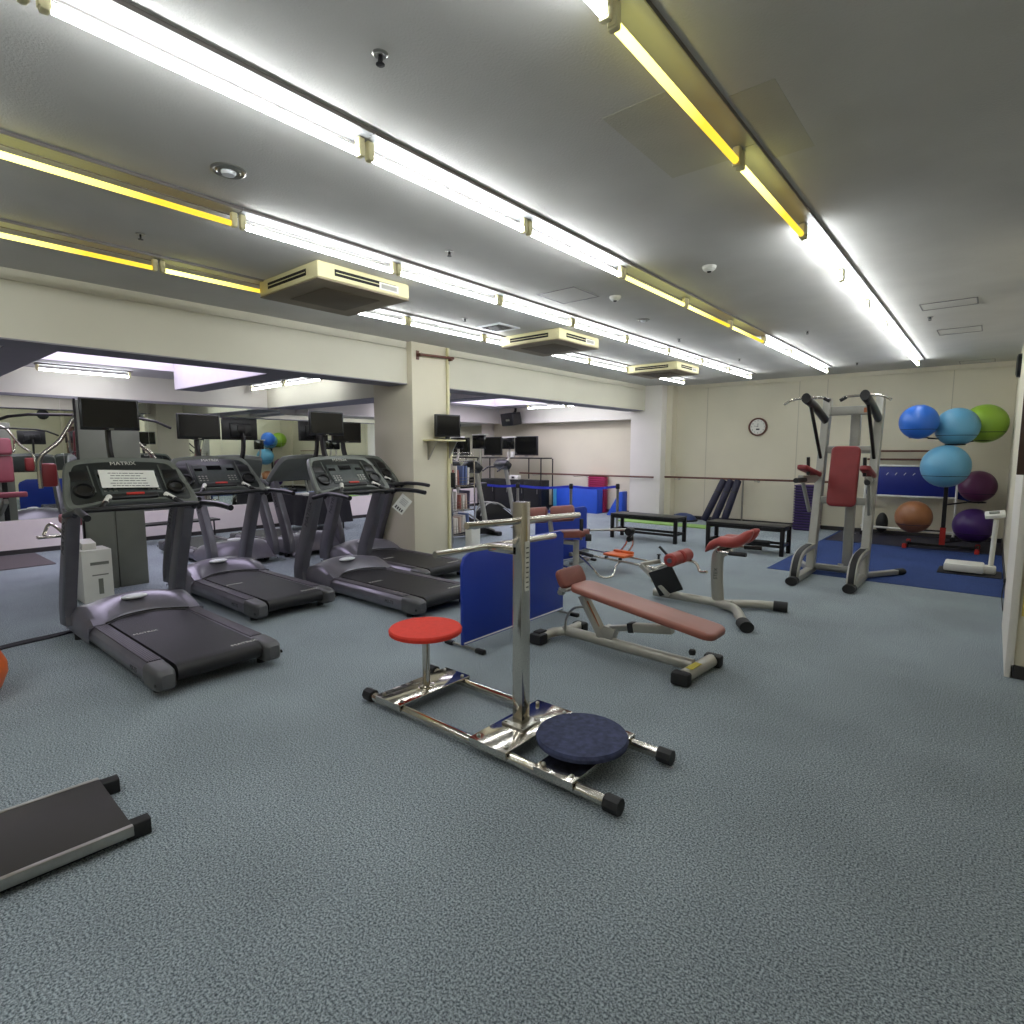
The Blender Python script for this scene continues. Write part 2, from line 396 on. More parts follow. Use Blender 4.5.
# ceiling patches and access hatches
def hatch(n, x0, x1, y0, y1):
    mb = B(x0, x1, y0, y1, CZ-.002, CZ)
    t = .012
    mb.mi = 1
    for a in ((x0, x1, y0, y0+t), (x0, x1, y1-t, y1), (x0, x0+t, y0+t, y1-t), (x1-t, x1, y0+t, y1-t)): B(*a, CZ-.005, CZ-.0021, mb)
    struct('trim_%d' % n, mb, [M_ceil, M_lip])
hatch(9, -3.38, -2.96, 4.37, 4.8); hatch(10, -.68, -.22, 7.12, 7.45); hatch(11, -.64, -.21, 8.74, 9.15); hatch(12, -.55, -.09, 12.0, 12.4)
mb = B(-1.42, -1.12, 2.3, 3.02, CZ-.0015, CZ); B(-.94, -.76, 2.5, 3.15, CZ-.0015, CZ, mb)
struct('trim_13', mb, M_patch)
# blue carpet area
struct('floor_blue', B(-2.2, XR-.015, 7.85, YB-.02, 0, .006), bluecarpet)
struct('trim_14', B(-2.15, XR-.015, 11.0, YB-.02, .0061, .012), M_navyd)

# ---------------------------------------------------------------- mirrors on the annex wall
def mirror(y0, y1, lab, k, zt=2.355):
    t = thing('wall_mirror', lab, 'mirror', (XW, 0, 0), 0, 'mirror panels on the far left wall')
    B(.003, .012, y0+.002, y1-.002, .505, zt).build('mirror_pane', M_mirror, t)
    B(.0, .016, y0, y1, .495, .505).build('bottom_channel', M_steel, t)
    return t
ys = [YF+.05, -2.0, -.8, 0.05, 1.15, 2.35, 3.55, 4.75, 5.95]
for k in range(len(ys)-1):
    mirror(ys[k], ys[k+1], 'tall frameless mirror panel above the low white wall left of the cross beam', k)
for y0 in (5.95, 7.15, 8.35, 9.55, 10.75):
    m = mirror(y0, y0+1.2, 'frameless mirror panel on the far wall behind the exercise bikes', k, 2.29); m['group'] = 'mirror panels behind the bikes'

# ---------------------------------------------------------------- fluorescent lights
def light_proto(tubem, length=1.205):
    t = thing('fluorescent_light', 'x', 'ceiling light')
    L = length
    # housing: narrow white reflector with a dark lip on its far side, hangs from the ceiling
    B(-.05, .076, 0.002, L-.002, -.014, 0).build('reflector', M_plate, t)
    B(.0765, .081, .002, L-.002, -.019, 0).build('reflector_lip', M_lip, t)
    B(-.0545, -.0505, .002, L-.002, -.019, 0).build('reflector_lip', M_lip, t)
    for y0 in (.006, L-.046):
        mb = MB(); mb.box((0, y0+.02, -.056), (.034, .036, .08), .006); mb.box((0, y0+.02, -.083), (.04, .028, .04), .008); mb.build('socket', M_ac, t)
    mb = MB(); mb.tube([(0, .046, -.082), (0, L-.046, -.082)], .0165, 12); mb.build('tube', tubem, t)
    return t
protos = {'w': light_proto(M_tubew), 'y': light_proto(M_tubey), 'p': light_proto(M_tubep)}
rows = {'right': (-1.035, 'wyywwwwww'), 'second': (-2.34, 'wwwpyywww'), 'third': (-3.63, 'ywwwwwwww'), 'left': (-4.95, 'yywwwwwww')}
cname = {'w': 'cool white', 'y': 'flicker-tinted yellow', 'p': 'flicker-tinted pale'}
used = set()
ordn = ['nearest', 'second', 'third', 'fourth', 'fifth', 'sixth', 'seventh', 'eighth', 'farthest']
rown = {'right': 'rightmost row', 'second': 'row second from the right', 'third': 'row third from the right', 'left': 'leftmost row beside the beam'}
for r, (x, pat) in rows.items():
    for k in range(-2, 9):
        if k < 0: c = 'w'  # battens out of view, added so their light fills the near room
        else: c = pat[k]
        y = .51+1.205*k
        lab = ('%s fluorescent batten, %s one in the %s' % (cname[c], ordn[k], rown[r])) if k >= 0 else 'fluorescent batten added out of view to light the room, continuing the %s' % rown[r]
        if c not in used: o = protos[c]; used.add(c); o.location = (x, y, CZ); o['label'] = lab; o['group'] = 'ceiling fluorescent lights'
        else: o = dup(protos[c], (x, y, CZ), 0, lab, 'ceiling fluorescent lights')
def annex_light(x, y, rz, lab): return dup(protos['w'], (x, y, AZ if y < 6 else NZ), rz, lab, 'annex fluorescent lights')
annex_light(-10.62, 1.98, 0, 'single fluorescent batten on the annex ceiling left of the skylight')
annex_light(-8.55, 5.3, 90, 'fluorescent batten beside the cream cross beam in the annex, right of its pair')
annex_light(-9.8, 5.3, 90, 'fluorescent batten beside the cream cross beam in the annex, left of its pair')
annex_light(-6.75, 11.5, 90, 'annex fluorescent batten near the back wall, right of its pair')
annex_light(-7.98, 11.5, 90, 'annex fluorescent batten near the back wall, left of its pair')
annex_light(-10.62, 8.0, 0, 'fluorescent batten on the annex ceiling behind the pillar')

# ---------------------------------------------------------------- ceiling cassettes
def ac(y, lab):
    t = thing('ceiling_air_conditioner', lab, 'air conditioner', (-4.49, y, CZ), 0, 'ceiling air conditioners')
    mb = MB(); mb.box((0, 0, -.066), (.92, .9, .128), .02); mb.build('casing', M_ac, t)
    B(-.455, .455, -.445, .445, -.142, -.131, bev=.004).build('bottom_panel', M_acface, t)
    B(-.27, .27, -.27, .27, -.148, -.1425, bev=.003).build('intake_grille', M_grille, t)
    for sx in (-1, 1):
        mb = B(sx*.4605-.002, sx*.4605+.002, -.3, .3, -.095, -.045); mb.mi = 1
        B(sx*.463-.003, sx*.463+.003, -.29, .29, -.074, -.068, mb); mb.build('air_outlet', [M_dark, M_ac], t)
        mb = B(-.3, .3, sx*.4505-.002, sx*.4505+.002, -.095, -.045); mb.mi = 1
        B(-.29, .29, sx*.453-.003, sx*.453+.003, -.074, -.068, mb); mb.build('air_outlet', [M_dark, M_ac], t)
    mb = B(.465, .469, .12, .32, -.11, -.05, bev=.002); mb.mi = 1; B(.469, .470, .14, .3, -.098, -.064, mb); mb.build('service_label', [M_white, M_steel], t)
    return t
ac(2.94, 'large ivory ceiling air conditioner nearest, above the treadmills')
ac(6.1, 'ivory ceiling air conditioner, middle one of three in line')
ac(9.4, 'ivory ceiling air conditioner farthest toward the back wall')
t = thing('ceiling_vent', 'square dark ceiling vent with white rim beside the middle air conditioner', 'vent', (-4.6, 5.2, CZ))
mb = MB();
for a in ((-.19, .19, -.19, -.15), (-.19, .19, .15, .19), (-.19, -.15, -.15, .15), (.15, .19, -.15, .15)): B(*a, -.012, 0, mb)
mb.build('rim', M_refl, t)
mb = B(-.15, .15, -.15, .15, -.004, 0); mb.mi = 1
for i in range(6): B(-.15, .15, -.14+.05*i, -.13+.05*i, -.010, -.004, mb)
mb.build('louvre', [M_dark, M_blackm], t)

def ceil_speaker(x, y, r, lab):
    t = thing('ceiling_speaker', lab, 'speaker', (x, y, CZ))
    mb = MB(); mb.lathe([(0, -.006), (r*.6, -.008), (r*.66, -.014), (r*.74, -.006), (r*.9, -.012), (r, -.008), (r, 0)]); mb.build('bezel', M_steel, t)
    mb = MB(); mb.lathe([(0, -.03), (r*.35, -.026), (r*.45, -.012), (r*.45, -.0085)]); mb.build('cone', M_refl, t)
ceil_speaker(-3.15, 1.45, .085, 'round chrome ringed ceiling speaker between the two left light rows')
ceil_speaker(-3.1, 5.95, .07, 'small round ceiling speaker right of the middle air conditioner')
def sprinkler(x, y, lab, g='ceiling sprinklers'):
    t = thing('sprinkler', lab, 'sprinkler', (x, y, CZ), 0, g); t.scale = (.75, .75, .75)
    mb = MB(); mb.lathe([(0, -.004), (.03, -.01), (.04, -.002), (.04, 0)], seg=20); mb.build('escutcheon', M_steel, t)
    mb = MB(); mb.tube([(0, 0, -.004), (0, 0, -.035)], .008, 8); mb.tube([(.012, 0, -.01), (.016, 0, -.035), (0, 0, -.05), (-.016, 0, -.035), (-.012, 0, -.01)], .003, 6); mb.lathe([(0, -.052), (.022, -.050), (.022, -.047), (0, -.047)], seg=16); mb.build('deflector', M_blackm, t)
sprinkler(-1.83, 1.42, 'dark sprinkler head nearest the camera, left of the rightmost light row')
sprinkler(-3.15, 3.03, 'sprinkler head above the tallest treadmills, between the two middle light rows')
sprinkler(-4.5, 1.46, 'sprinkler head between the two leftmost light rows, near the left edge')
sprinkler(-4.57, 4.62, 'tiny sprinkler head between the nearest air conditioner and the square vent')
sprinkler(-1.85, 7.8, 'sprinkler head between the right light rows, farther from the camera')
sprinkler(-3.25, 7.25, 'tiny sprinkler head right of the middle air conditioner')
sprinkler(-.64, 7.85, 'sprinkler head between the two access hatches on the right')
sprinkler(-1.85, 11.1, 'tiny sprinkler head near the back wall left of the rightmost row')
sprinkler(-3.2, 9.4, 'tiny sprinkler head right of the farthest air conditioner')
def detector(x, y, lab):
    t = thing('smoke_detector', lab, 'smoke detector', (x, y, CZ), 0, 'smoke detectors')
    mb = MB(); mb.lathe([(0, -.04), (.03, -.04), (.042, -.028), (.05, -.022), (.055, 0)], seg=24); mb.build('cover', M_white, t)
    mb = MB(); mb.lathe([(0, -.047), (.014, -.046), (.018, -.0405)], seg=16); mb.build('sensor', M_dark, t)
detector(-1.83, 4.6, 'white round smoke detector between the two right light rows')
detector(-2.45-.4, 4.9, 'small white smoke detector right of the square ceiling hatch')
detector(-2.44, 10.3, 'small white smoke detector near the back wall')

# ---------------------------------------------------------------- treadmills
def treadmill():
    t = thing('treadmill', 'x', 'treadmill')
    HW = .38
    mb = MB(); B(.1, 1.9, -.27, .27, .07, .165, mb, .01); mb.build('deck', M_blackp, t)
    # belt wraps a rear roller
    prof = [(1.6, .165), (1.6, .19), (.14, .19)] + [(.09+.055*math.cos(a)*-1-.0, .135+.055*math.sin(a)) for a in [math.radians(80-20*i) for i in range(9)]] + [(.14, .08), (.14, .165)]
    mb = MB(); mb.prism([(x, z) for x, z in prof], 'y', -.272, .272); belt = mb.build('belt', M_belt, t)
    text('belt_lettering', 'MATRIX', .05, M_white, belt, frame((.15, -.2, .191), (0, -1, 0), (1, 0, 0)))
    text('belt_lettering', 'MATRIX', .045, M_white, belt, frame((.95, .17, .191), (0, -1, 0), (1, 0, 0)))
    for s in (1, -1):
        mb = MB()
        def rail(u, v):
            x = .2+1.55*u; a = v*PI
            return (x, s*(.285+.12*(1-math.cos(a))/2)+0, .055+.135*math.sin(a)**.45 if v < .999 and v > .001 else .055)
        y0, y1 = s*.285, s*.405
        poly = [(y0, .05), (y0, .185), (y0+s*.09, .185), (y1, .155), (y1+s*.004, .11), (y1-s*.02, .05)]
        mb.prism(poly, 'x', .22, 1.98, .006)
        sr = mb.build('side_rail', M_tsilver, t)
        text('rail_lettering', 'MX-T5', .045, M_ink, sr, frame((.42, s*.4115, .115), (-s, 0, 0), (0, -.1*s, 1)))
        mb = MB(); mb.box((.93, s*.336, .189), (1.35, .088, .008), .003); mb.build('foot_rail', M_rib, t)
        # rear end cap, a rounded wedge
        mb = MB(); rings = []
        for x, k, dz in ((0, .55, .02), (.02, .8, .01), (.06, .95, 0), (.14, 1.02, 0), (.235, 1.02, 0)):
            cy = s*.345; r = rrect(.13*k, .15*k, .035*k, 4)
            rings.append([(x, cy+u, .115+v+dz*.2) for u, v in r])
        n = len(rings[0]); vs = [p for r in rings for p in r]; fs = [[i*n+q, i*n+(q+1) % n, (i+1)*n+(q+1) % n, (i+1)*n+q] for i in range(4) for q in range(n)]
        fs += [list(range(n)), [4*n+q for q in range(n)]]
        mb.raw(vs, fs); cap = mb.build('rear_cap', M_tcap, t)
        mb = MB(); mb.tube([(.03, s*.408, .1), (.03, s*.413, .1)], .012, 10); mb.M = Matrix(); mb.build('bolt', M_black, cap)
        mb = MB(); mb.lathe([(0, 0), (.03, 0), (.03, .05), (0, .05)], (.2, s*.34, 0), 16); mb.lathe([(0, 0), (.035, 0), (.035, .06), (0, .06)], (1.85, s*.38, 0), 16); mb.build('foot', M_black, t)
        # upright
        pts = [(1.78, s*.425, .15), (1.93, s*.43, .17), (1.96, s*.43, .25), (1.90, s*.43, .42), (1.60, s*.43, 1.06)]
        mb = MB(); mb.rtube(spline(pts, 5), .062, .16, (0, 1, 0) if 0 else (0, 0, 1), .2)
        mb = MB()
        path = spline([(1.98, 0, .1), (1.985, 0, .22), (1.93, 0, .4), (1.80, 0, .68), (1.62, 0, 1.08)], 5); wd = [.2, .2, .17, .155, .15]
        front = []; back = []
        for i, p in enumerate(path):
            a = path[min(i+1, len(path)-1)]-path[max(i-1, 0)]; nrm = Vector((a.z, 0, -a.x)).normalized(); ww = .1-.025*i/len(path)
            a1 = p+nrm*ww; b1 = p-nrm*ww; front.append((a1.x, a1.z)); back.append((b1.x, b1.z))
        mb.prism([tuple(q) for q in front]+[tuple(q) for q in back[::-1]], 'y', s*.415-.045, s*.415+.045, .014)
        up = mb.build('upright', M_tframe, t, ang=30)
        # lettering along the outer side of the upright
        d = Vector((1.62-1.80, 0, 1.08-.68)).normalized()
        X = d if s > 0 else d
        Y = Vector((0, s, 0)).cross(X)
        text('upright_lettering', 'MATRIX', .085, M_ink if s < 0 else M_ink, up, frame((1.715, s*.4615, .87), X, Y))
    # motor cover: arched silver hood
    def hood(u, v):
        y = -.42+.84*v; yy = abs(y)/.42
        xr = 1.40+.17*(1-min(1, (abs(y)/.29))**2.2) if abs(y) < .29 else 1.40
        x = xr+(2.1-xr)*u
        zt = .33-.05*yy**2
        z0 = .2
        if u < .45: z = z0+(zt-z0)*math.sin(u/.45*PI/2)
        else:
            k = (u-.45)/.55; z = zt-(zt-.08)*k**2.2
        if yy > .93: z -= (yy-.93)/.07*.05
        return (x, y, z)
    mb = MB(); mb.grid(hood, 20, 24)
    # skirts at both sides and front lip
    vs = []; fs = []
    for side in (0, 1):
        b0 = len(vs)
        for i in range(21):
            p = hood(i/20, side); vs += [p, (p[0], p[1], .06)]
        for i in range(20): a = b0+2*i; fs.append([a, a+1, a+3, a+2])
    b0 = len(vs)
    for i in range(25):
        p = hood(0, i/24); vs += [p, (p[0], p[1], .188)]
    for i in range(24): a = b0+2*i; fs.append([a, a+1, a+3, a+2])
    mb.raw(vs, fs); hd = mb.build('motor_cover', M_tsilver, t, ang=50)
    mb = MB(); mb.ball((1.68, .02, .318), 1, (.055, .10, .022), 24, 8); mb.build('badge', M_refl, hd)
    # dark lens-shaped trim on the hood edge
    mb = MB(); mb.tube([(lambda p: (p[0]-.004, p[1], p[2]+.004))(hood(0, .14+.72*i/20)) for i in range(21)], .006, 6); mb.build('hood_edge', M_blackp, hd)
    # console: tilted shell
    ux = Vector((0, -1, 0)); uy = Vector((.40, 0, .43)).normalized()
    n = ux.cross(uy)                                # points toward the runner
    O = Vector((1.665, 0, 1.285))
    CM = frame(O, ux, uy)
    def outline(k, dx=0, dy=0):
        pts = [(-.40, .205), (-.30, .262), (0, .285), (.30, .262), (.40, .205), (.452, -.02), (.476, -.2), (.45, -.262), (.36, -.25), (.2, -.215), (0, -.205), (-.2, -.215), (-.36, -.25), (-.45, -.262), (-.476, -.2), (-.452, -.02)]
        P = spline([(x, y, 0) for x, y in pts], 4, True)
        return [(p.x*(1-k/.47)+dx, p.y*(1-k/.27)+dy) for p in P]
    def slab(mb, polys):
        vs = []; fs = []; m = len(polys[0][0])
        for poly, z in polys: vs += [(x, y, z) for x, y in poly]
        for i in range(len(polys)-1):
            for q in range(m): fs.append([i*m+q, i*m+(q+1) % m, (i+1)*m+(q+1) % m, (i+1)*m+q])
        fs += [list(range(m))[::-1], [(len(polys)-1)*m+q for q in range(m)]]
        mb.raw(vs, fs)
    mb = MB(CM); slab(mb, [(outline(.09), -.085), (outline(.02), -.06), (outline(0), -.01), (outline(.012), .012), (outline(.035), .014), (outline(.05), .004)])
    cons = mb.build('console', M_cons, t)
    mb = MB(CM)
    slab(mb, [(outline(.05), .003), (outline(.055), .0065)]); mb.build('control_panel', M_consd, cons)
    mb = MB(CM); mb.box((0, .0, .01), (.44, .27, .012), .03, seg=3); mb.build('keypad', M_consm, cons)
    mb = MB(CM); mb.box((0, .085, .0185), (.15, .06, .004)); mb.box((-.17, .06, .018), (.08, .035, .003)); mb.box((.17, .06, .018), (.08, .035, .003)); mb.build('display', M_screen, cons)
    mb = MB(CM)
    for i in range(3):
        for j in range(3):
            for sx in (-1, 1): mb.box((sx*(.12+.035*i), -.035-.03*j, .018), (.022, .014, .004), .002)
    mb.build('buttons', M_steel, cons)
    for sx in (-1, 1):
        mb = MB(CM); mb.lathe([(.05, .0), (.075, .01), (.07, .034), (.055, .036), (.048, .02), (.0, .01)], (sx*.33, -.08, 0), 24)
        mb.box((sx*.33, .075, .009), (.12, .1, .006), .003); mb.build('cup_holder', M_blackp, cons)
        mb = MB(CM); mb.box((sx*.255, .04, .012), (.008, .28, .006)); mb.build('divider', M_cons, cons)
    mb = MB(CM); mb.box((0, -.165, .02), (.34, .05, .04), .015); mb.build('stop_housing', M_blackp, cons)
    mb = MB(CM); mb.box((0, -.155, .044), (.13, .022, .012), .005); mb.build('stop_button', M_red, cons)
    text('console_lettering', 'MATRIX', .052, M_white, cons, CM @ Matrix.Translation((0, .205, .008)))
    # handlebars
    mb = MB()
    mb.tube([(1.42, -.44, 1.06), (1.35, -.40, 1.10), (1.33, 0, 1.10), (1.35, .40, 1.10), (1.42, .44, 1.06)], .021, 12, smooth=5)
    for s in (1, -1): mb.tube([(1.6, s*.46, 1.05), (1.35, s*.44, 1.10), (1.22, s*.455, 1.105), (1.05, s*.475, 1.10), (.90, s*.485, 1.085)], .024, 12, smooth=5)
    mb.build('handlebar', M_blackp, t)
    for s in (1, -1):
        mb = MB(); mb.tube([(1.35, s*.29, 1.11), (1.40, s*.24, 1.15), (1.47, s*.2, 1.185)], .02, 12, smooth=3); mb.build('grip', M_blackp, t)
        mb = MB(); mb.tube([(1.395, s*.245, 1.148), (1.47, s*.2, 1.188)], .0212, 12); mb.build('pulse_sensor', M_white, t)
    # screen bracket arm behind the console
    mb = MB(); mb.rtube(spline([(1.95, 0, 1.32), (2.09, 0, 1.48), (2.135, 0, 1.64), (2.127, 0, 1.78)], 4), .075, .03, (0, 1, 0)); mb.build('screen_arm', M_blackm, t)
    return t
def tv(w=.47, h=.29, lab='', stand=None):
    t = thing('television', lab, 'television')
    mb = MB(); mb.box((0, 0, 0), (.035, w, h), .008); mb.box((.03, 0, -.01), (.03, w*.6, h*.6), .01); mb.build('casing', M_blackp, t)
    B(-.0195, -.0176, -w/2+.018, w/2-.018, -h/2+.028, h/2-.016).build('screen', M_screen, t)
    mb = B(-.0195, -.0177, -.02, .02, -h/2+.007, -h/2+.014); mb.build('badge', M_steel, t)
    mb = MB(); mb.box((.055, 0, 0), (.02, .1, .1), .004); mb.build('mount_plate', M_blackm, t)
    return t
TM = treadmill(); TVP = tv()
tms = [(-3.84, 1.58, 180, 'nearest treadmill with a white paper sheet on its console'),
       (-4.91, 2.72, 180, 'second treadmill from the left in the front row, right behind the nearest one'),
       (-3.90, 3.72, 180, 'third treadmill in the front row, white tag hanging from its handlebar'),
       (-4.85, 4.62, 180, 'fourth treadmill in the front row, beside the cream pillar')]
back = [(-9.7, 3.5, 0, 'grey treadmill of the back row facing the camera, seen behind the second treadmill'),
        (-9.7, 4.57, 0, 'grey treadmill of the back row facing the camera, seen left of the third treadmill')]
for i, (x, y, rz, lab) in enumerate(tms+back):
    g = 'front row of treadmills' if i < 4 else 'back row of treadmills'
    if i == 0: o = TM; o.location = (x, y, 0); o.rotation_euler = (0, 0, PI); o['label'] = lab; o['group'] = g
    else: o = dup(TM, (x, y, 0), rz, lab, g)
def place_tv(o, loc, rz, lab, g=None, s=1.):
    o.location = loc; o.rotation_euler = (0, 0, math.radians(rz)); o['label'] = lab; o.scale = (1, s, s)
    if g: o['group'] = g
tvs = [(-3.84-2.045, 1.58, 1.86, 180, 'black television above the console of the nearest treadmill', .93),
       (-4.91-2.045, 2.72, 1.82, 180, 'black television above the second front row treadmill', .98),
       (-3.9-2.045, 3.72, 1.86, 180, 'black television above the third front row treadmill', .93),
       (-4.85-2.045, 4.62, 1.80, 180, 'black television above the treadmill beside the pillar', .98)]
for i, (x, y, z, rz, lab, s) in enumerate(tvs):
    o = TVP if i == 0 else dup(TVP); place_tv(o, (x, y, z), rz, lab, 'treadmill televisions', s)
for x, y, lab in ((-7.655, 3.5, 'rear of a black television between the second and third treadmill screens, left one'), (-7.655, 4.57, 'rear of a black television just left of the third treadmill screen')):
    place_tv(dup(TVP), (x, y, 1.83), 0, lab, 'back row televisions', .98)
# paper on the nearest console (stands in front of the keypad)
ux = Vector((0, 1, 0)); uyv = Vector((-.40, 0, .43)).normalized()
PM = frame(Vector((-3.84-1.665, 1.58, 1.285))+Vector((.43, 0, .40)).normalized()*.047, ux, uyv)
t = thing('paper_notice', 'white sheet with printed lines lying on the nearest treadmill console', 'paper')
mb = MB(PM @ Matrix.Rotation(math.radians(-3), 4, 'Z')); mb.box((-.01, 0, -.001), (.40, .19, .0015)); mb.build('sheet', M_paper, t)
random.seed(3)
mb = MB(PM @ Matrix.Rotation(math.radians(-3), 4, 'Z'))
for r in range(6):
    x = -.16+random.random()*.05
    while x < .15-random.random()*.1:
        L = .01+random.random()*.03; mb.box((x+L/2, .06-.027*r, 0), (L, .006, .0012)); x += L+.006
mb.build('printed_lines', M_ink, t)
t = thing('paper_tag', 'white square tag hanging turned on the third treadmill handlebar', 'tag')
TG = frame((-5.22, 4.22, .93), (.05, .78, -.62), (.25, .60, .78))
mb = MB(TG); mb.box((0, 0, 0), (.17, .2, .002)); mb.build('card', M_paper, t)
mb = MB(TG)
for i in range(4): mb.box((-.05+.033*i, -.065, .0015), (.02, .034, .001))
for r in range(4): mb.box((0, .06-.02*r, .0015), (.1, .005, .001))
mb.build('printed_marks', M_ink, t)

# parts below are written in world coordinates; W(root) shifts them into the root's frame
def W(t): return MB(Matrix.Translation(-Vector(t.location)))

# ---------------------------------------------------------------- waist twister stand
t = thing('waist_twister', 'chrome twist exerciser with red round stool and navy turning disc', 'exercise machine', (-2.03, 2.285, 0))
for y in (2.03, 2.54):
    mb = W(t); mb.tube([(-2.85, y, .045), (-1.15, y, .045)], .027, 16); r = mb.build('rail', M_chrome, t)
    for x, s in ((-2.87, -1), (-1.13, 1)):
        mb = W(t); mb.tube([(x-s*.05, y, .045), (x+s*.022, y, .045)], .0385, 8); mb.build('end_cap', M_black, r)
for x0, x1, nm in ((-2.755, -2.53, 'stool_plate'), (-1.97, -1.72, 'post_plate'), (-1.55, -1.33, 'disc_plate')):
    mb = W(t); mb.box(((x0+x1)/2, 2.285, .078), (x1-x0, .585, .012), .003)
    for y in (1.998, 2.572): mb.box(((x0+x1)/2, y, .062), (x1-x0, .012, .04), .003)
    p = mb.build(nm, M_chrome, t)
    for bx in (x0+.03, x1-.03):
        for by in (2.035, 2.535): 
            mb = W(t); mb.lathe([(0, 0), (.011, 0), (.011, .007), (.006, .011), (0, .012)], (bx, by, .084), 10); mb.build('bolt', M_steel, p)
mb = W(t); mb.tube([(-2.625, 2.285, .08), (-2.625, 2.285, .43)], .024, 18); mb.lathe([(.0, 0), (.05, 0), (.05, .008), (.025, .012)], (-2.625, 2.285, .084), 20); mb.build('stool_pole', M_chrome, t)
mb = W(t); mb.lathe([(0, .425), (.21, .425), (.224, .432), (.226, .452), (.218, .462), (0, .465)], (-2.625, 2.285, 0), 48); mb.build('stool_seat', M_redseat, t)
mb = W(t); mb.rtube([(-1.86, 2.285, .084), (-1.86, 2.285, 1.285)], .07, .07, (1, 0, 0), .12); po = mb.build('post', M_chrome, t)
mb = W(t); mb.box((-1.86, 2.285, .09), (.15, .15, .012), .003); 
for a in (-1, 1):
    for b in (-1, 1): mb.lathe([(0, 0), (.009, 0), (.009, .007), (0, .01)], (-1.86+a*.058, 2.285+b*.058, .095), 8)
mb.build('post_flange', M_steel, po)
mb = W(t); mb.box((-1.822, 2.285, .95), (.004, .03, .26)); mb.build('height_scale', M_white, po)
for i in range(9):
    mb = W(t); mb.box((-1.8195, 2.285, .84+.026*i), (.002, .02, .006)); mb.build('scale_mark', M_ink, po)
mb = W(t); mb.tube([(-1.86, 1.88, 1.20), (-1.86, 2.82, 1.17)], .0175, 14); mb.build('upper_handlebar', M_chrome, t)
mb = W(t); mb.tube([(-2.07, 1.87, 1.04), (-2.07, 2.87, 1.02)], .0175, 14); hb = mb.build('lower_handlebar', M_chrome, t)
mb = W(t); mb.box((-1.965, 2.285, 1.03), (.20, .07, .045), .004); mb.build('bracket', M_chrome, hb)
mb = W(t); mb.lathe([(0, .115), (.2, .115), (.226, .122), (.23, .14), (.222, .155), (0, .158)], (-1.47, 2.285, 0), 48); mb.build('turning_disc', M_navy, t)
mb = W(t); mb.lathe([(0, .084), (.12, .084), (.12, .115), (0, .115)], (-1.47, 2.285, 0), 24); mb.build('bearing', M_steel, t)

# ---------------------------------------------------------------- blue partition boards
def board(x, y0, y1, h, lab, cx=0):
    t = thing('partition_board', lab, 'partition', (x, (y0+y1)/2, 0))
    mb = W(t); z0 = .035
    mb.prism([(y0, z0), (y1, z0), (y1, h-.03), (y1-.05, h), (y0+.17, h), (y0+.03, h-.07), (y0, h-.14)], 'x', x-.015, x+.015, .004)
    mb.build('board', M_blue, t)
    mb = W(t); mb.box((x+.0165, (y0+y1)/2, .05), (.003, y1-y0-.02, .012)); mb.build('edge_strip', M_refl, t)
    for y in (y0+.03, y1-.03):
        mb = W(t); mb.tube([(x-.2, y, .02), (x+.2, y, .02)], .011, 10); f = mb.build('foot', M_steel, t)
        for s in (-1, 1):
            mb = W(t); mb.box((x+s*.17, y, .018), (.09, .04, .036), .01); mb.build('rubber_end', M_black, f)
    return t
board(-3.08, 3.05, 4.40, .80, 'blue partition board standing behind the chrome twist exerciser')
b_ = board(-4.46, 5.85, 6.87, .76, 'farther blue partition board behind the brown roller pads'); b_.rotation_euler = (0, 0, math.radians(-7))

# ---------------------------------------------------------------- adjustable decline bench
t = thing('decline_bench', 'silver framed abdominal bench with long tan brown pad', 'exercise bench', (-2.1, 3.78, 0))
mb = W(t); mb.otube([(-2.62, 3.78, .075), (-1.50, 3.74, .065)], .075, .085); mb.build('base_beam', M_ivory, t)
mb = W(t); mb.otube([(-2.70, 3.58, .05), (-2.68, 3.72, .06), (-2.60, 3.80, .07), (-2.62, 4.0, .06)], .08, .075, smooth=4); f = mb.build('rear_foot', M_ivory, t)
mb = W(t); mb.box((-2.71, 3.55, .045), (.12, .11, .088), .02); mb.build('foot_cap', M_black, f)
mb = W(t); mb.box((-2.62, 4.02, .045), (.12, .09, .088), .02); mb.build('foot_cap', M_black, f)
mb = W(t); mb.box((-2.72, 3.585, .085), (.07, .1, .03), .008); mb.build('transport_wheel', M_black, f)
mb = W(t); mb.otube([(-1.485, 3.54, .05), (-1.455, 3.96, .05)], .10, .085); f = mb.build('front_foot', M_ivory, t)
for y, x in ((3.51, -1.488), (3.98, -1.45)):
    mb = W(t); mb.box((x, y, .046), (.125, .085, .09), .02); mb.build('foot_cap', M_black, f)
mb = W(t); mb.box((-1.465, 3.66, .0935), (.05, .14, .004), R=rot('Z', -4)); mb.build('warning_label', M_ylabel, f)
mb = W(t); mb.lathe([(0, 0), (.022, 0), (.026, .02), (.02, .036), (0, .04)], (-1.56, 3.86, .095), 14); mb.build('knob', M_black, t)
mb = W(t); mb.rtube([(-2.25, 3.78, .10), (-2.44, 3.78, .40)], .055, .085, (0, 1, 0)); u = mb.build('support_post', M_ivory, t)
mb = W(t); mb.box((-2.335, 3.745, .26), (.003, .002, .003)); mb.prism([(-2.30, .17), (-2.265, .185), (-2.375, .37), (-2.41, .352)], 'y', 3.7495, 3.7515); mb.build('label', M_olabel, u)
mb = W(t); mb.prism([(-2.30, .10), (-2.15, .10), (-2.12, .19), (-2.22, .2)], 'y', 3.74, 3.82, .004); mb.build('gusset', M_ivory, t)
mb = W(t); mb.tube([(-2.58, 3.74, .09), (-2.57, 3.74, .2), (-2.5, 3.74, .29), (-2.4, 3.74, .32)], .01, 8, smooth=4); mb.build('cable_guard', M_steel, t)
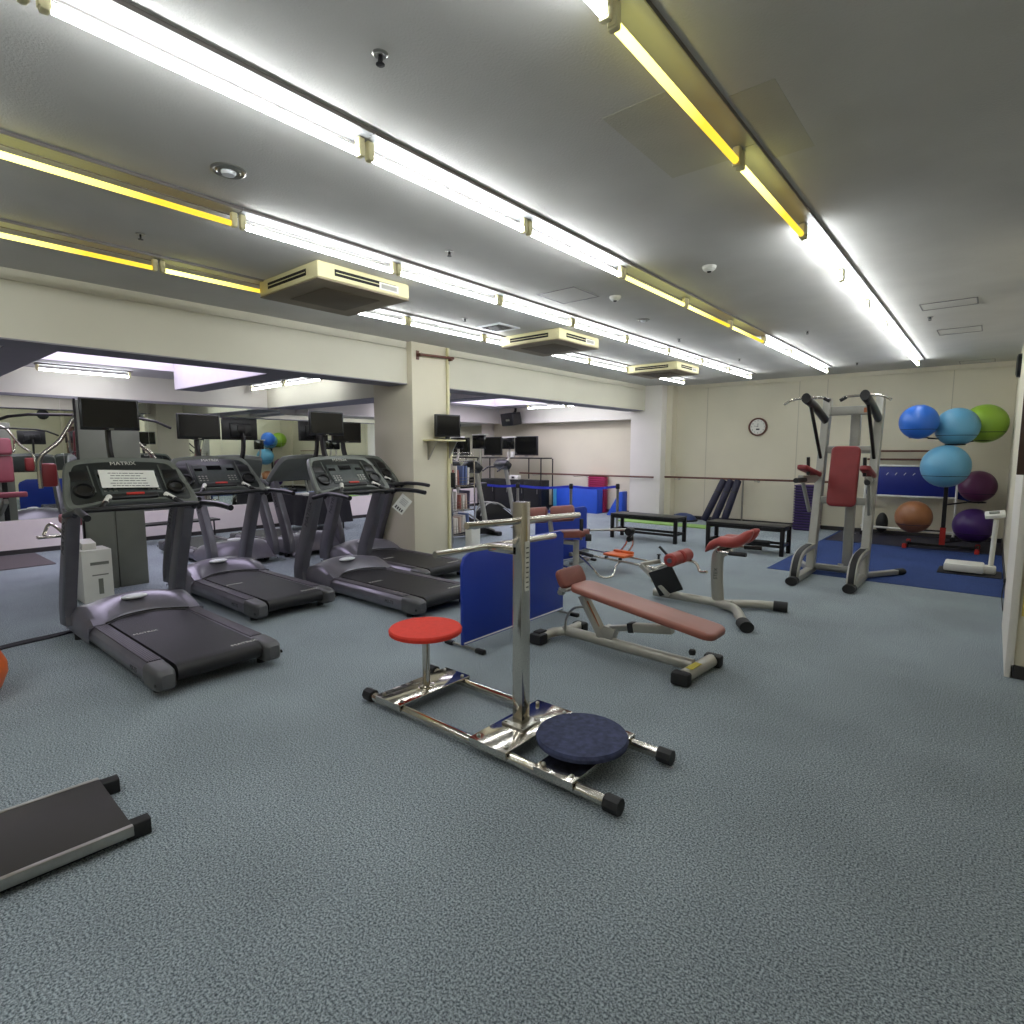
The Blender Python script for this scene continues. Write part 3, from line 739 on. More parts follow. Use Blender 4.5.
mb = W(t); mb.rtube([(-2.18, 3.78, .18), (-1.95, 3.78, .235)], .045, .045, (0, 1, 0)); mb.build('strut_inner', M_steel, t)
mb = W(t); mb.rtube([(-2.0, 3.78, .225), (-1.68, 3.78, .275)], .065, .065, (0, 1, 0)); mb.build('strut_sleeve', M_ivory, t)
mb = W(t); mb.box((-2.0, 3.78, .225), (.05, .075, .075), .008, R=rot('Y', -10)); mb.build('strut_collar', M_black, t)
# pad: long rounded slab tilted down toward the front
def pad(mb, a, b, wd, th, side=(0, 1, 0), rr=.1, ends=.08):
    a = Vector(a); b = Vector(b); x = (b-a).normalized(); y = Vector(side).normalized(); z = x.cross(y)
    L = (b-a).length; n = 10; rings = []
    outl = []
    for cx, cy, a0 in ((L/2-ends, wd/2-ends, 0), (-L/2+ends, wd/2-ends, 90), (-L/2+ends, -wd/2+ends, 180), (L/2-ends, -wd/2+ends, 270)):
        for i in range(7):
            an = math.radians(a0+15*i); outl.append((cx, cy, math.cos(an), math.sin(an)))
    c = (a+b)/2; vs = []; fs = []
    lay = [(ends-.02, 0), (ends-.006, .004), (ends, th*.2), (ends, th*.75), (ends-.008, th*.93), (ends-.03, th)]
    for r, h in lay:
        for cx, cy, dx, dy in outl: vs.append(c+x*(cx+dx*r)+y*(cy+dy*r)+z*(h-th/2))
    m = len(outl)
    for i in range(len(lay)-1):
        for q in range(m): fs.append([i*m+q, i*m+(q+1) % m, (i+1)*m+(q+1) % m, (i+1)*m+q])
    fs += [list(range(m))[::-1], [(len(lay)-1)*m+q for q in range(m)]]
    mb.raw(vs, fs)
mb = W(t); pad(mb, (-2.50, 3.79, .475), (-1.32, 3.74, .32), .30, .05); mb.build('long_pad', M_brown, t, ang=60)
mb = W(t); pad(mb, (-2.53, 3.79, .46), (-2.60, 3.79, .60), .34, .055, ends=.05); mb.build('end_pad', M_brownd, t, ang=60)
mb = W(t); mb.rtube([(-2.515, 3.62, .455), (-2.515, 3.96, .455)], .05, .02); mb.build('pad_hinge', M_ivory, t)
mb = W(t); mb.box((-2.565, 3.66, .435), (.04, .04, .06), .006); mb.tube([(-2.565, 3.63, .43), (-2.565, 3.69, .43)], .022, 10); mb.build('hinge_bracket', M_steel, t)

# ---------------------------------------------------------------- back extension stand
t = thing('back_extension_stand', 'silver back extension stand with contoured red hip pad and black footplate', 'exercise machine', (-2.0, 5.5, 0))
mb = W(t); mb.otube([(-2.66, 5.5, .06), (-1.85, 5.5, .06)], .075, .085); mb.build('base_beam', M_ivory, t)
mb = W(t); mb.otube([(-2.0, 5.5, .055), (-1.80, 5.42, .055), (-1.66, 5.18, .05), (-1.56, 4.98, .05)], .09, .08, smooth=4)
f = mb.build('stabiliser', M_ivory, t)
mb = W(t); mb.otube([(-1.95, 5.5, .055), (-1.80, 5.62, .055), (-1.66, 5.74, .05), (-1.50, 5.78, .05)], .09, .08, smooth=4); f2 = mb.build('stabiliser', M_ivory, t)
mb = W(t); mb.otube([(-1.585, 5.02, .05), (-1.51, 4.90, .05)], .12, .1); mb.build('foot_cap', M_black, f)
mb = W(t); mb.otube([(-1.54, 5.775, .05), (-1.42, 5.80, .05)], .12, .1); mb.build('foot_cap', M_black, f2)
mb = W(t); mb.otube([(-1.98, 5.5, .08), (-2.0, 5.5, .3), (-2.0, 5.5, .5), (-1.97, 5.5, .57), (-1.88, 5.5, .62)], .12, .07, (0, 1, 0), smooth=4); u = mb.build('upright', M_ivory, t)
text('upright_lettering', 'STEX', .05, M_ink, u, frame((.008, -.062, .36), (0, 0, 1), (-1, 0, 0)))
mb = W(t); mb.box((-1.86, 5.5, .63), (.26, .2, .02), .004, R=rot('Y', -22)); mb.build('pad_plate', M_blackm, t)
def hip(u, v):
    x0 = -2.09+.50*u; z = .57+.25*u+.03*math.sin(u*PI*2+.3)
    th = .035+.03*math.sin(min(1, u*1.15)*PI)
    wv = .15-.06*abs(math.sin(u*PI*1.5))**6
    a = 2*PI*v
    return (x0-.3*th*math.sin(a), 5.5+wv*math.copysign(abs(math.cos(a))**.6, math.cos(a)), z+th*math.copysign(abs(math.sin(a))**.7, math.sin(a)))
mb = W(t); vs = []; fs = []; n = 20; K = [0]+[i/18 for i in range(19)]+[1]
for s in (-1, 1):
    mb2 = W(t)
    rings = []
    for i in range(15):
        u = i/14; e = math.sin(min(1, u*6, (1-u)*6)*PI/2)**.6 if 0 < u < 1 else .25
        c = Vector((-2.09+.44*u, 5.5+s*.085, .575+.21*u**.8+.03*math.sin(u*PI*2.2)))
        hw = .082*e*(1 if u > .35 else .8); hh = .05*e*(1 if u > .3 else .75)
        rings.append([c+Vector((-.35*hh*math.sin(2*PI*q/16), hw*math.copysign(abs(math.cos(2*PI*q/16))**.7, math.cos(2*PI*q/16)), hh*math.copysign(abs(math.sin(2*PI*q/16))**.8, math.sin(2*PI*q/16)))) for q in range(16)])
    vs = [p for r in rings for p in r]; fs = [[i*16+q, i*16+(q+1) % 16, (i+1)*16+(q+1) % 16, (i+1)*16+q] for i in range(14) for q in range(16)]+[list(range(16)), [14*16+q for q in range(16)]]
    mb2.raw(vs, fs); mb2.build('hip_pad', M_redroll, t, ang=70)
mb.bm.free()
for s in (-1, 1):
    mb = W(t); mb.tube([(-1.98, 5.5+s*.05, .60), (-1.92, 5.5+s*.18, .60), (-1.80, 5.5+s*.22, .605)], .014, 10, smooth=3); h = mb.build('handle', M_chrome, t)
    mb = W(t); mb.tube([(-1.82, 5.5+s*.215, .603), (-1.66, 5.5+s*.23, .607)], .02, 12); mb.build('grip', M_black, h)
mb = W(t); mb.rtube([(-2.44, 5.38, .08), (-2.60, 5.38, .24), (-2.76, 5.38, .36)], .05, .05); mb.rtube([(-2.52, 5.5, .10), (-2.50, 5.5, .34), (-2.44, 5.5, .42)], .05, .07, (0, 1, 0)); mb.rtube([(-2.76, 5.38, .36), (-2.6, 5.5, .40)], .04, .04); mb.build('leg_frame', M_ivory, t)
mb = W(t); mb.box((-2.47, 5.36, .23), (.27, .02, .27), .006, R=rot('Y', -24)@rot('X', 12)); mb.build('footplate', M_black, t)
for s, y in ((0, 5.28), (1, 5.52)):
    mb = W(t); mb.lathe([(0, -.1), (.055, -.1), (.068, -.085), (.068, .085), (.055, .1), (0, .1)], (-2.38, y+.06, .47), 24, 'y'); r = mb.build('leg_roller', M_redroll, t)
    if s == 0: mb = W(t); mb.tube([(-2.38, y-.05, .47), (-2.38, y-.035, .47)], .025, 12); mb.build('hub', M_steel, r)
mb = W(t); mb.tube([(-2.46, 5.36, .50), (-2.54, 5.34, .58)], .013, 10); mb.build('lever', M_black, t)
mb = W(t); mb.tube([(-2.62, 5.5, .38), (-2.62, 5.5, .46)], .012, 8); mb.lathe([(0, 0), (.02, 0), (.02, .01), (0, .012)], (-2.62, 5.5, .46), 10); mb.build('adjusting_pin', M_blackm, t)
mb = W(t); mb.tube([(-2.4, 5.62, .42), (-2.28, 5.64, .40), (-2.22, 5.62, .32), (-2.14, 5.60, .33)], .015, 10, smooth=4); mb.build('side_bar', M_chrome, t)

# ---------------------------------------------------------------- seated sit-up machine
t = thing('roman_chair', 'silver roman chair with brown foam rollers and brown seat pad', 'exercise machine', (-4.1, 5.9, 0))
mb = W(t); mb.otube([(-4.42, 6.05, .045), (-3.9, 5.9, .045)], .07, .06); f = mb.build('base_bar', M_chrome, t)
mb = W(t); mb.box((-4.46, 6.06, .04), (.09, .08, .075), .015); mb.build('foot_cap', M_black, f)
mb = W(t); mb.otube([(-3.92, 5.9, .02), (-3.92, 5.9, .44)], .08, .07, (0, 1, 0)); mb.box((-3.92, 5.9, .015), (.16, .16, .02), .003); mb.build('seat_post', M_ivory, t)
mb = W(t); mb.otube([(-3.95, 5.9, .40), (-4.1, 5.8, .42), (-4.15, 5.72, .48), (-4.17, 5.67, .74)], .06, .06, (0, 1, 0), smooth=4); mb.build('roller_post', M_ivory, t)
mb = W(t); pad(mb, (-4.24, 5.88, .49), (-3.77, 5.88, .54), .28, .09, ends=.07); mb.build('seat_pad', M_brownd, t, ang=60)
mb = W(t); mb.tube([(-4.42, 5.53, .737), (-3.92, 5.81, .788)], .016, 10); mb.build('roller_bar', M_steel, t)
for a, b in (((-4.44, 5.52, .735), (-4.19, 5.66, .76)), ((-4.15, 5.68, .765), (-3.90, 5.82, .79))):
    mb = W(t); mb.tube([Vector(a), Vector(a).lerp(Vector(b), .06), Vector(a).lerp(Vector(b), .94), Vector(b)], [.08, .1, .1, .08], 20); mb.build('foam_roller', M_brownd, t)
mb = W(t); mb.tube([(-3.80, 5.83, .46), (-3.80, 5.83, .56)], .016, 10); h = mb.build('hand_post', M_steel, t)
mb = W(t); mb.tube([(-3.80, 5.83, .55), (-3.80, 5.83, .72)], .024, 12); mb.build('grip', M_black, h)
mb = W(t); mb.tube([(-3.76, 5.86, .49), (-3.70, 5.9, .49)], .045, 14); mb.build('adjusting_knob', M_black, t)

# ---------------------------------------------------------------- rowing machine
t = thing('rowing_machine', 'low chrome rowing machine with orange seat on twin rails', 'exercise machine', (-3.6, 6.5, 0))
mb = W(t); mb.tube([(-4.3, 6.38, .18), (-2.95, 6.18, .16)], .015, 10); mb.tube([(-4.35, 6.72, .18), (-2.98, 6.48, .16)], .012, 10); mb.build('seat_rail', M_chrome, t)
mb = W(t); mb.tube([(-4.25, 6.40, .17), (-3.75, 6.0, .10), (-3.55, 5.88, .03), (-3.43, 5.95, .04), (-3.48, 6.12, .13), (-3.5, 6.27, .165)], .013, 10, smooth=4); mb.build('front_loop', M_chrome, t)
for x, y in ((-4.3, 6.55), (-2.98, 6.33)):
    mb = W(t); mb.box((x, y, .15), (.05, .44, .05), .008); mb.rtube([(x, y, .15), (x, y, .02)], .05, .05, (1, 0, 0)); mb.rtube([(x, y-.2, .02), (x, y+.2, .02)], .06, .035); mb.build('floor_support', M_steel, t)
mb = W(t); mb.box((-3.62, 6.43, .215), (.34, .22, .035), .016, R=rot('Z', -8)); mb.box((-3.6, 6.53, .24), (.3, .06, .04), .016, R=rot('Z', -8)); s_ = mb.build('sliding_seat', M_orange, t)
for dx in (-.1, .1):
    mb = W(t); mb.tube([(-3.62+dx, 6.28, .187), (-3.62+dx, 6.32, .187)], .018, 12); mb.build('seat_wheel', M_black, s_)
mb = W(t); mb.tube([(-3.9, 6.25, .19), (-4.15, 6.31, .20)], .022, 10); mb.build('damper', M_black, t)
for s in (0, 1):
    mb = W(t); mb.tube([(-3.92+.1*s, 6.62, .19), (-3.72+.12*s, 6.6, .22), (-3.58+.1*s, 6.55, .35), (-3.52+.06*s, 6.5, .50)], .012, 8, smooth=4); mb.build('swing_arm', M_chrome, t)
mb = W(t); mb.lathe([(0, -.05), (.05, -.05), (.06, 0), (.05, .05), (0, .05)], (-3.50, 6.5, .52), 16, 'y'); mb.lathe([(0, -.03), (.035, -.03), (.035, .03), (0, .03)], (-3.50, 6.5, .42), 12, 'y'); mb.box((-3.5, 6.5, .47), (.03, .03, .16), .004); mb.build('pulley', M_blackm, t)
mb = W(t); mb.tube([(-4.02, 6.2, .52), (-3.52, 6.5, .545)], .014, 10); o_ = mb.build('pull_bar', M_steel, t)
mb = W(t); mb.tube([(-4.06, 6.18, .518), (-3.94, 6.25, .524)], .02, 10); mb.build('sleeve', M_black, o_)

# ---------------------------------------------------------------- black benches
def bench(x0, x1, y0, y1, lab):
    t = thing('low_bench', lab, 'bench', ((x0+x1)/2, (y0+y1)/2, 0), 0, 'black benches before the back wall')
    mb = W(t); mb.box(((x0+x1)/2, (y0+y1)/2, .425), (x1-x0, y1-y0, .03), .006); mb.build('top', M_blackp, t)
    mb = W(t)
    for y in (y0+.03, y1-.03): mb.box(((x0+x1)/2, y, .385), (x1-x0-.02, .03, .05))
    for y in (y0+.03, y1-.03): mb.box(((x0+x1)/2, y, .14), (x1-x0-.06, .025, .04))
    for x in (x0+.03, x1-.03):
        for z in (.15, .385): mb.box((x, (y0+y1)/2, z), (.03, y1-y0-.06, .04))
    mb.build('frame', M_blackm, t)
    for x in (x0+.03, x1-.03):
        for y in (y0+.03, y1-.03):
            mb = W(t); mb.box((x, y, .205), (.055, .055, .41), .004); mb.build('leg', M_blackm, t)
    return t
bench(-5.18, -3.93, 8.88, 9.3, 'long black bench left, in front of the navy dome')
b2 = bench(-3.42, -2.26, 8.83, 9.25, 'long black bench right, in front of the leaning rolled mats')
t = thing('black_bar_weight', 'short black padded bar lying on the lower rail of the right bench', 'weight', (-2.6, 8.86, .16))
mb = W(t); mb.tube([(-2.74, 8.86, .19), (-2.46, 8.86, .19)], .03, 12); mb.build('bar', M_black, t)

# ---------------------------------------------------------------- dip and pull-up station
t = thing('dip_station', 'tall silver pull-up and dip tower with a red backrest pad', 'exercise machine', (-1.4, 7.9, 0))
PX = (-1.69, -1.11)
for x in PX:
    s = -1 if x < -1.4 else 1
    mb = W(t); mb.rtube([(x, 7.88, .05), (x, 8.12, 1.1), (x, 8.36, 2.2)], .09, .15, (1, 0, 0) if 0 else (0, 1, 0), .12); mb.build('upright', M_silver, t)
    # foot loop
    prof = [(7.02, .03), (7.05, .14), (7.16, .27), (7.34, .36), (7.92, .38), (7.92, .31), (7.38, .29), (7.24, .22), (7.17, .12), (7.17, .11), (7.92, .11), (7.98, .03)]
    mb = W(t); P = [(x_, z_) for x_, z_ in prof]
    mb.rtube(spline([(x, 7.12, .05), (x, 7.14, .17), (x, 7.24, .29), (x, 7.45, .345), (x, 7.9, .36)], 4), .06, .10, (1, 0, 0), .2)
    mb.rtube([(x, 7.06, .05), (x, 8.0, .05)], .09, .07); lp = mb.build('foot_loop', M_silver, t)
    mb = W(t); mb.rtube(spline([(x, 7.092, .09), (x, 7.108, .18), (x, 7.22, .317), (x, 7.445, .376), (x, 7.75, .389)], 4), .014, .06, (1, 0, 0)); mb.build('step_grip', M_black, lp)
    mb = W(t); mb.otube([(x, 6.99, .05), (x, 7.1, .05)], .13, .1); mb.build('rubber_foot', M_black, lp)
    # rear stabiliser
    mb = W(t); mb.rtube([(x, 7.92, .05), (x+s*.30, 8.47, .045)], .07, .06); rs = mb.build('rear_leg', M_silver, t)
    mb = W(t); mb.otube([(x+s*.27, 8.42, .045), (x+s*.33, 8.53, .045)], .1, .08); mb.build('rubber_foot', M_black, rs)
    # overhead arm, pull-up grip and strut
    mb = W(t); mb.otube([(x, 8.28, 1.93), (x, 7.75, 2.06), (x, 7.25, 2.14)], .085, .11); arm = mb.build('overhead_arm', M_blackm, t)
    mb = W(t); mb.otube([(x, 7.31, 2.13), (x, 7.21, 2.145)], .095, .115); mb.build('arm_cap', M_black, arm)
    mb = W(t); mb.tube([(x-s*.22, 7.25, 2.11), (x-s*.17, 7.25, 2.14), (x+s*.12, 7.25, 2.14), (x+s*.24, 7.25, 2.085)], .014, 10, smooth=4); mb.build('pull_up_bar', M_chrome, arm)
    mb = W(t); mb.tube([(x-s*.24, 7.25, 2.10), (x-s*.18, 7.25, 2.135)], .02, 10); mb.build('grip', M_black, arm)
    mb = W(t); mb.tube([(x, 7.45, 2.08), (x, 8.1, 1.46)], .02, 10); mb.build('strut', M_blackm, t)
    # dip arm with forearm pad
    mb = W(t); mb.rtube([(x, 8.12, 1.26), (x+s*.0, 7.75, 1.20), (x-s*-.06, 7.42, 1.21)], .06, .09); mb.tube([(x+s*.05, 7.5, 1.17), (x+s*.03, 7.8, .80)], .022, 10); da = mb.build('dip_arm', M_silver, t)
    mb = W(t); pad(mb, (x+s*.0, 8.0, 1.245), (x+s*.03, 7.3, 1.36), .11, .06, side=(-1, 0, 0), ends=.045); mb.build('forearm_pad', M_maroon, da, ang=60)
    mb = W(t); mb.tube([(x+s*.0, 7.52, 1.26), (x-s*.0, 7.48, 1.47)], .019, 10); mb.build('grip', M_black, da)
    mb = W(t); mb.tube([(x+s*.03, 7.5, 1.2), (x+s*.07, 7.25, 1.2)], .03, 12); mb.build('dip_grip', M_black, da)
mb = W(t); mb.rtube([(PX[0], 8.33, 2.05), (PX[1], 8.33, 2.05)], .07, .11); cb = mb.build('top_crossbar', M_silver, t)
mb = W(t); mb.box((-1.22, 8.293, 2.05), (.11, .003, .06)); mb.build('label', M_olabel, cb)
for z, y in ((1.56, 8.22), (.93, 8.06)):
    mb = W(t); mb.rtube([(PX[0], y, z), (PX[1], y, z)], .06, .09); mb.build('crossbar', M_silver, t)
mb = W(t); mb.rtube([(PX[0], 7.95, .10), (PX[1], 7.95, .10)], .09, .05); mb.rtube([(PX[0], 8.05, .05), (PX[1], 8.05, .05)], .05, .05); mb.build('base_crossbar', M_silver, t)
mb = W(t); mb.rtube([(-1.38, 8.45, .0), (-1.38, 8.46, 2.05)], .11, .10, (0, 1, 0)); mb.build('rear_mast', M_silver, t)
mb = W(t); mb.box((-1.40, 8.15, .09), (.06, .004, .06)); mb.build('label', M_white, t)
mb = W(t); pad(mb, (-1.415, 8.0, .86), (-1.415, 8.15, 1.60), .32, .065, side=(-1, 0, 0), ends=.06); mb.build('back_pad', M_maroon, t, ang=60)

# ---------------------------------------------------------------- ball stand and balls
t = thing('ball_stand', 'black and red steel stand holding the exercise balls', 'stand', (-.54, 11.2, 0))
mb = W(t); mb.rtube([(-1.02, 11.2, .05), (-.08, 11.2, .05)], .04, .04); ba = mb.build('base_bar', M_blackm, t)
for x in (-1.0, -.1):
    mb = W(t); mb.rtube([(x, 10.9, .04), (x, 11.5, .04)], .04, .04); mb.build('foot_bar', M_blackm, t)
    for y in (10.9, 11.5):
        mb = W(t); mb.box((x, y, .04), (.06, .05, .08), .012); mb.build('red_cap', M_red, t)
mb = W(t); mb.rtube([(-.54, 11.2, .3), (-.54, 11.2, 2.0)], .055, .055, (1, 0, 0)); mb.build('mast', M_blackm, t)
mb = W(t); mb.rtube([(-.54, 11.2, .07), (-.54, 11.2, .34)], .075, .075, (1, 0, 0)); mb.build('mast_sleeve', M_red, t)
for (x, y, z) in ((-.93, 11.0, .30), (-.18, 11.5, .12), (-.17, 11.7, .72), (-.93, 11.0, 1.74), (-.47, 11.1, 1.63), (-.15, 11.7, 1.70)):
    mb = W(t); mb.tube([(-.54, 11.2, z-.02), (x-.12*(1 if x > -.54 else -1), y, z)], .012, 8)
    mb.tube([(x+.12*math.cos(a*PI/8), y+.12*math.sin(a*PI/8), z+.01) for a in range(16)], .01, 6, closed=True)
    mb.build('ball_ring', M_blackm, t)
def ball(x, y, z, r, m, lab):
    t = thing('exercise_ball', lab, 'exercise ball', (x, y, z-r), 0, 'exercise balls on the stand')
    mb = MB(); mb.ball((0, 0, r), r); mb.build('bladder', BALLS[m], t)
    mb = MB(); mb.lathe([(r*.888, -.005), (r*.896, -.003), (r*.896, .003), (r*.888, .005)], (0, 0, r-.45*r), 40); mb.build('seam_line', M_navyd, t)
ball(-.93, 10.88, 1.99, .262, 'blue', 'deep blue exercise ball, upper left on the stand')
ball(-.47, 11.17, 1.91, .29, 'sky', 'light blue exercise ball at the top middle of the stand')
ball(-.15, 11.72, 1.97, .30, 'green', 'lime green exercise ball, upper right on the stand')
ball(-.56, 10.92, 1.31, .32, 'sky', 'largest light blue exercise ball below the other light blue one')
ball(-.17, 11.75, .98, .25, 'plum', 'plum coloured exercise ball at the right of the stand')
ball(-.90, 10.80, .52, .25, 'copper', 'copper brown exercise ball, low left on the stand')
ball(-.18, 11.52, .37, .27, 'violet', 'violet exercise ball, low right behind the white scale')

# ---------------------------------------------------------------- scale
t = thing('body_scale', 'white body composition scale with column display on a black mat', 'scale', (-.15, 9.2, .006))
mb = W(t); mb.box((-.2, 9.2, .08), (.40, .36, .10), .02); mb.build('platform', M_white, t)
mb = W(t); mb.box((.05, 9.2, .07), (.13, .14, .10), .02); mb.build('column_foot', M_white, t)
mb = W(t); mb.tube([(.06, 9.2, .08), (.075, 9.2, .70)], .027, 16); mb.build('column', M_white, t)
mb = W(t); mb.box((.06, 9.17, .765), (.20, .16, .05), .015, R=rot('Y', -10)@rot('X', 18)); hd = mb.build('display_head', M_white, t)
mb = W(t); mb.box((.05, 9.15, .793), (.10, .07, .004), R=rot('Y', -10)@rot('X', 18)); mb.build('display', M_greyp, hd)
tag(B(-.46, .17, 8.95, 9.45, .0062, .016).build('scale_mat', M_black), 'black rubber mat under the white scale', 'mat')

# ---------------------------------------------------------------- folded blue table on the back wall
t = thing('folding_table', 'blue topped folded table in a white frame against the back wall', 'table', (-1.0, 12.1, 0))
mb = W(t); mb.box((-1.1, 12.1, 1.02), (1.3, .03, .52), .006); mb.build('blue_top', M_bluedk, t)
mb = W(t)
for z in (.75, 1.285): mb.box((-1.1, 12.08, z), (1.34, .03, .03), .004)
mb.tube([(-.44, 12.08, .06), (-.44, 12.08, 1.3)], .018, 10); mb.tube([(-1.76, 12.08, .06), (-1.76, 12.08, 1.3)], .018, 10)
mb.tube([(-1.8, 12.08, .18), (-.3, 12.08, .16)], .02, 10); mb.build('frame', M_white, t)
mb = W(t); mb.box((-.25, 12.2, .9), (.32, .04, .4), .006, R=rot('Y', 12)); mb.build('folded_leaf', M_bluedk, t)
for i in range(6):
    mb = W(t); mb.tube([(-1.45+.13*i, 12.083, 1.12), (-1.42+.13*i, 12.083, 1.16)], .004, 6); mb.build('hook', M_white, t)
for x in (-1.76, -.44):
    mb = W(t); mb.lathe([(0, -.02), (.04, -.02), (.04, .02), (0, .02)], (x, 12.08, .055), 14, 'y'); mb.build('castor', M_black, t)
for z in (1.39, 1.54):
    tg = thing('wall_rail', ('thin dark wall rail just above the blue folded table' if z < 1.45 else 'thin dark wall rail, upper of two above the blue folded table'), 'rail', (-1.0, 12.4, z))
    mb = W(tg); mb.tube([(-1.8, 12.40, z), (-.62, 12.40, z)], .018, 8); mb.build('bar', M_wood, tg)
    mb = W(tg)
    for x in (-1.7, -.7): mb.box((x, 12.45, z), (.05, .1, .03), .004)
    mb.build('bracket', M_white, tg)
tag(MB().ball((-1.48, 12.2, .24), .12, (.8, .8, 1.6), 20, 12).build('carry_bag', M_black), 'small black bag below the blue table behind the tower mast', 'bag')

# ---------------------------------------------------------------- back wall: clock, barre, stack of steps, mats
t = thing('wall_clock', 'round white wall clock with dark brown rim', 'clock', (-3.81, 12.5, 2.04))
mb = MB(); mb.lathe([(.155, -.002), (.155, -.04), (.17, -.05), (.187, -.04), (.19, -.002)], (0, 0, 0), 40, 'y'); mb.build('rim', M_wood, t)
mb = MB(); mb.lathe([(0, -.02), (.156, -.02), (.156, -.004), (0, -.004)], (0, 0, 0), 40, 'y'); mb.build('dial', M_white, t)
CK = frame((0, -.0215, 0), (1, 0, 0), (0, 0, 1))
for i in range(1, 13):
    a = PI/2-i*PI/6; text('numeral', str(i), .036, M_ink, t, CK @ Matrix.Translation((.126*math.cos(a), .126*math.sin(a), 0)))
mb = MB(CK); mb.box((.0, .035, .004), (.008, .075, .002)); mb.box((-.035, .01, .006), (.09, .006, .002), R=rot('Z', -12)); mb.build('hands', M_ink, t)
mb = MB(CK); mb.box((0, -.05, .003), (.07, .028, .002)); mb.build('date_window', M_dark, t)

def barre(x0, x1, y, lab, bx):
    t = thing('wall_barre', lab, 'handrail', ((x0+x1)/2, y, .95))
    mb = W(t); mb.tube([(x0, y, .95), (x1, y, .95)], .021, 12); mb.build('wooden_bar', M_wood, t)
    for x in bx:
        mb = W(t); mb.tube([(x, y, .945), (x, y, .905), (x, YB-.002, .905)], .009, 8); mb.lathe([(0, -.004), (.03, -.004), (.03, .006), (0, .006)], (x, YB-.008, .905), 12, 'y'); mb.build('bracket', M_steel, t)
    return t
barre(-9.75, -5.85, 11.9, 'long dark wooden barre rail along the annex back wall', (-9.3, -8.0))
barre(-5.75, -1.95, 12.25, 'long dark wooden barre rail along the back wall under the clock', (-5.5, -3.75, -2.2))
for x, lab in ((-3.97, 'thin steel pole holding the barre beside the leaning mats'), (-1.93, 'thin steel pole holding the barre behind the pull-up tower')):
    t = thing('barre_pole', lab, 'pole', (x, 12.2, 0))
    mb = W(t); mb.tube([(x, 12.2, .01), (x, 12.2, .93)], .018, 10); mb.build('pole', M_steel, t)
    mb = W(t); mb.lathe([(0, 0), (.07, 0), (.07, .01), (.02, .016), (0, .016)], (x, 12.2, 0), 16); mb.build('base', M_steel, t)
# purple step boards
n = 17
for i in range(n):
    z = .052*i
    pos = 'bottom' if i == 0 else ('top' if i == n-1 else 'in the middle')
    t = thing('step_board', 'purple aerobic step board, %s of the tall stack beside the tower' % (pos if i in (0, n-1) else 'inside'), 'step board', (-2.72, 12.2, z), 0, 'purple step boards')
    MB().box((0, 0, .036), (.44, .34, .028), .008).build('tread', M_purple, t)
    MB().box((0, 0, .011), (.40, .30, .022), .004).build('riser', M_navyd, t)
# rolled mats leaning on the wall
for x0, x1, y0, lab in ((-4.68, -4.36, 11.95, 'dark navy rolled mat leaning on the barre, leftmost of three'), (-4.45, -4.21, 11.92, 'dark navy rolled mat leaning on the barre, middle of three'), (-4.24, -4.06, 11.9, 'dark navy rolled mat leaning on the barre, rightmost beside the pole')):
    t = thing('rolled_mat', lab, 'mat', (x0, y0, 0), 0, 'leaning rolled mats')
    a = Vector((x0, y0, .055)); b = Vector((x1, 12.17, .93))
    mb = W(t); mb.tube([a, a.lerp(b, .02), a.lerp(b, .98), b], [.06, .072, .072, .06], 18); mb.build('roll', M_navyd, t)
    for k in (.3, .7):
        c = a.lerp(b, k); d = (b-a).normalized()*.012; mb = W(t); mb.tube([c-d, c+d], .0735, 18); mb.build('strap', M_blackp, t)
# balance dome
t = thing('balance_dome', 'navy balance dome on the floor behind the left bench', 'balance trainer', (-5.2, 12.1, 0))
MB().lathe([(0, 0), (.30, 0), (.31, .015), (.30, .035), (.28, .04), (0, .04)], seg=32).build('base', M_black, t)
MB().lathe([(.28, .04), (.25, .09), (.17, .14), (.08, .165), (0, .17)], seg=32).build('dome', mat('navy_dome_vinyl', (44, 62, 110), .5), t)
# green mats
tag(B(-6.3, -5.3, 11.05, 11.5, 0, .02, bev=.004).build('exercise_mat', M_green), 'lime green exercise mat on the floor behind the left bench, left piece', 'mat', 'green floor mats')
tag(B(-5.28, -4.3, 11.05, 11.5, 0, .02, bev=.004).build('exercise_mat', M_green), 'lime green exercise mat on the floor behind the left bench, right piece', 'mat', 'green floor mats')

# ---------------------------------------------------------------- stepper board near the camera
t = thing('step_platform', 'black ribbed platform with metal edges and rubber feet, lower left corner', 'step platform', (-2.9, .3, 0), 0)
a = Vector((-2.36, .595, 0)); b = Vector((-2.92, .655, 0))
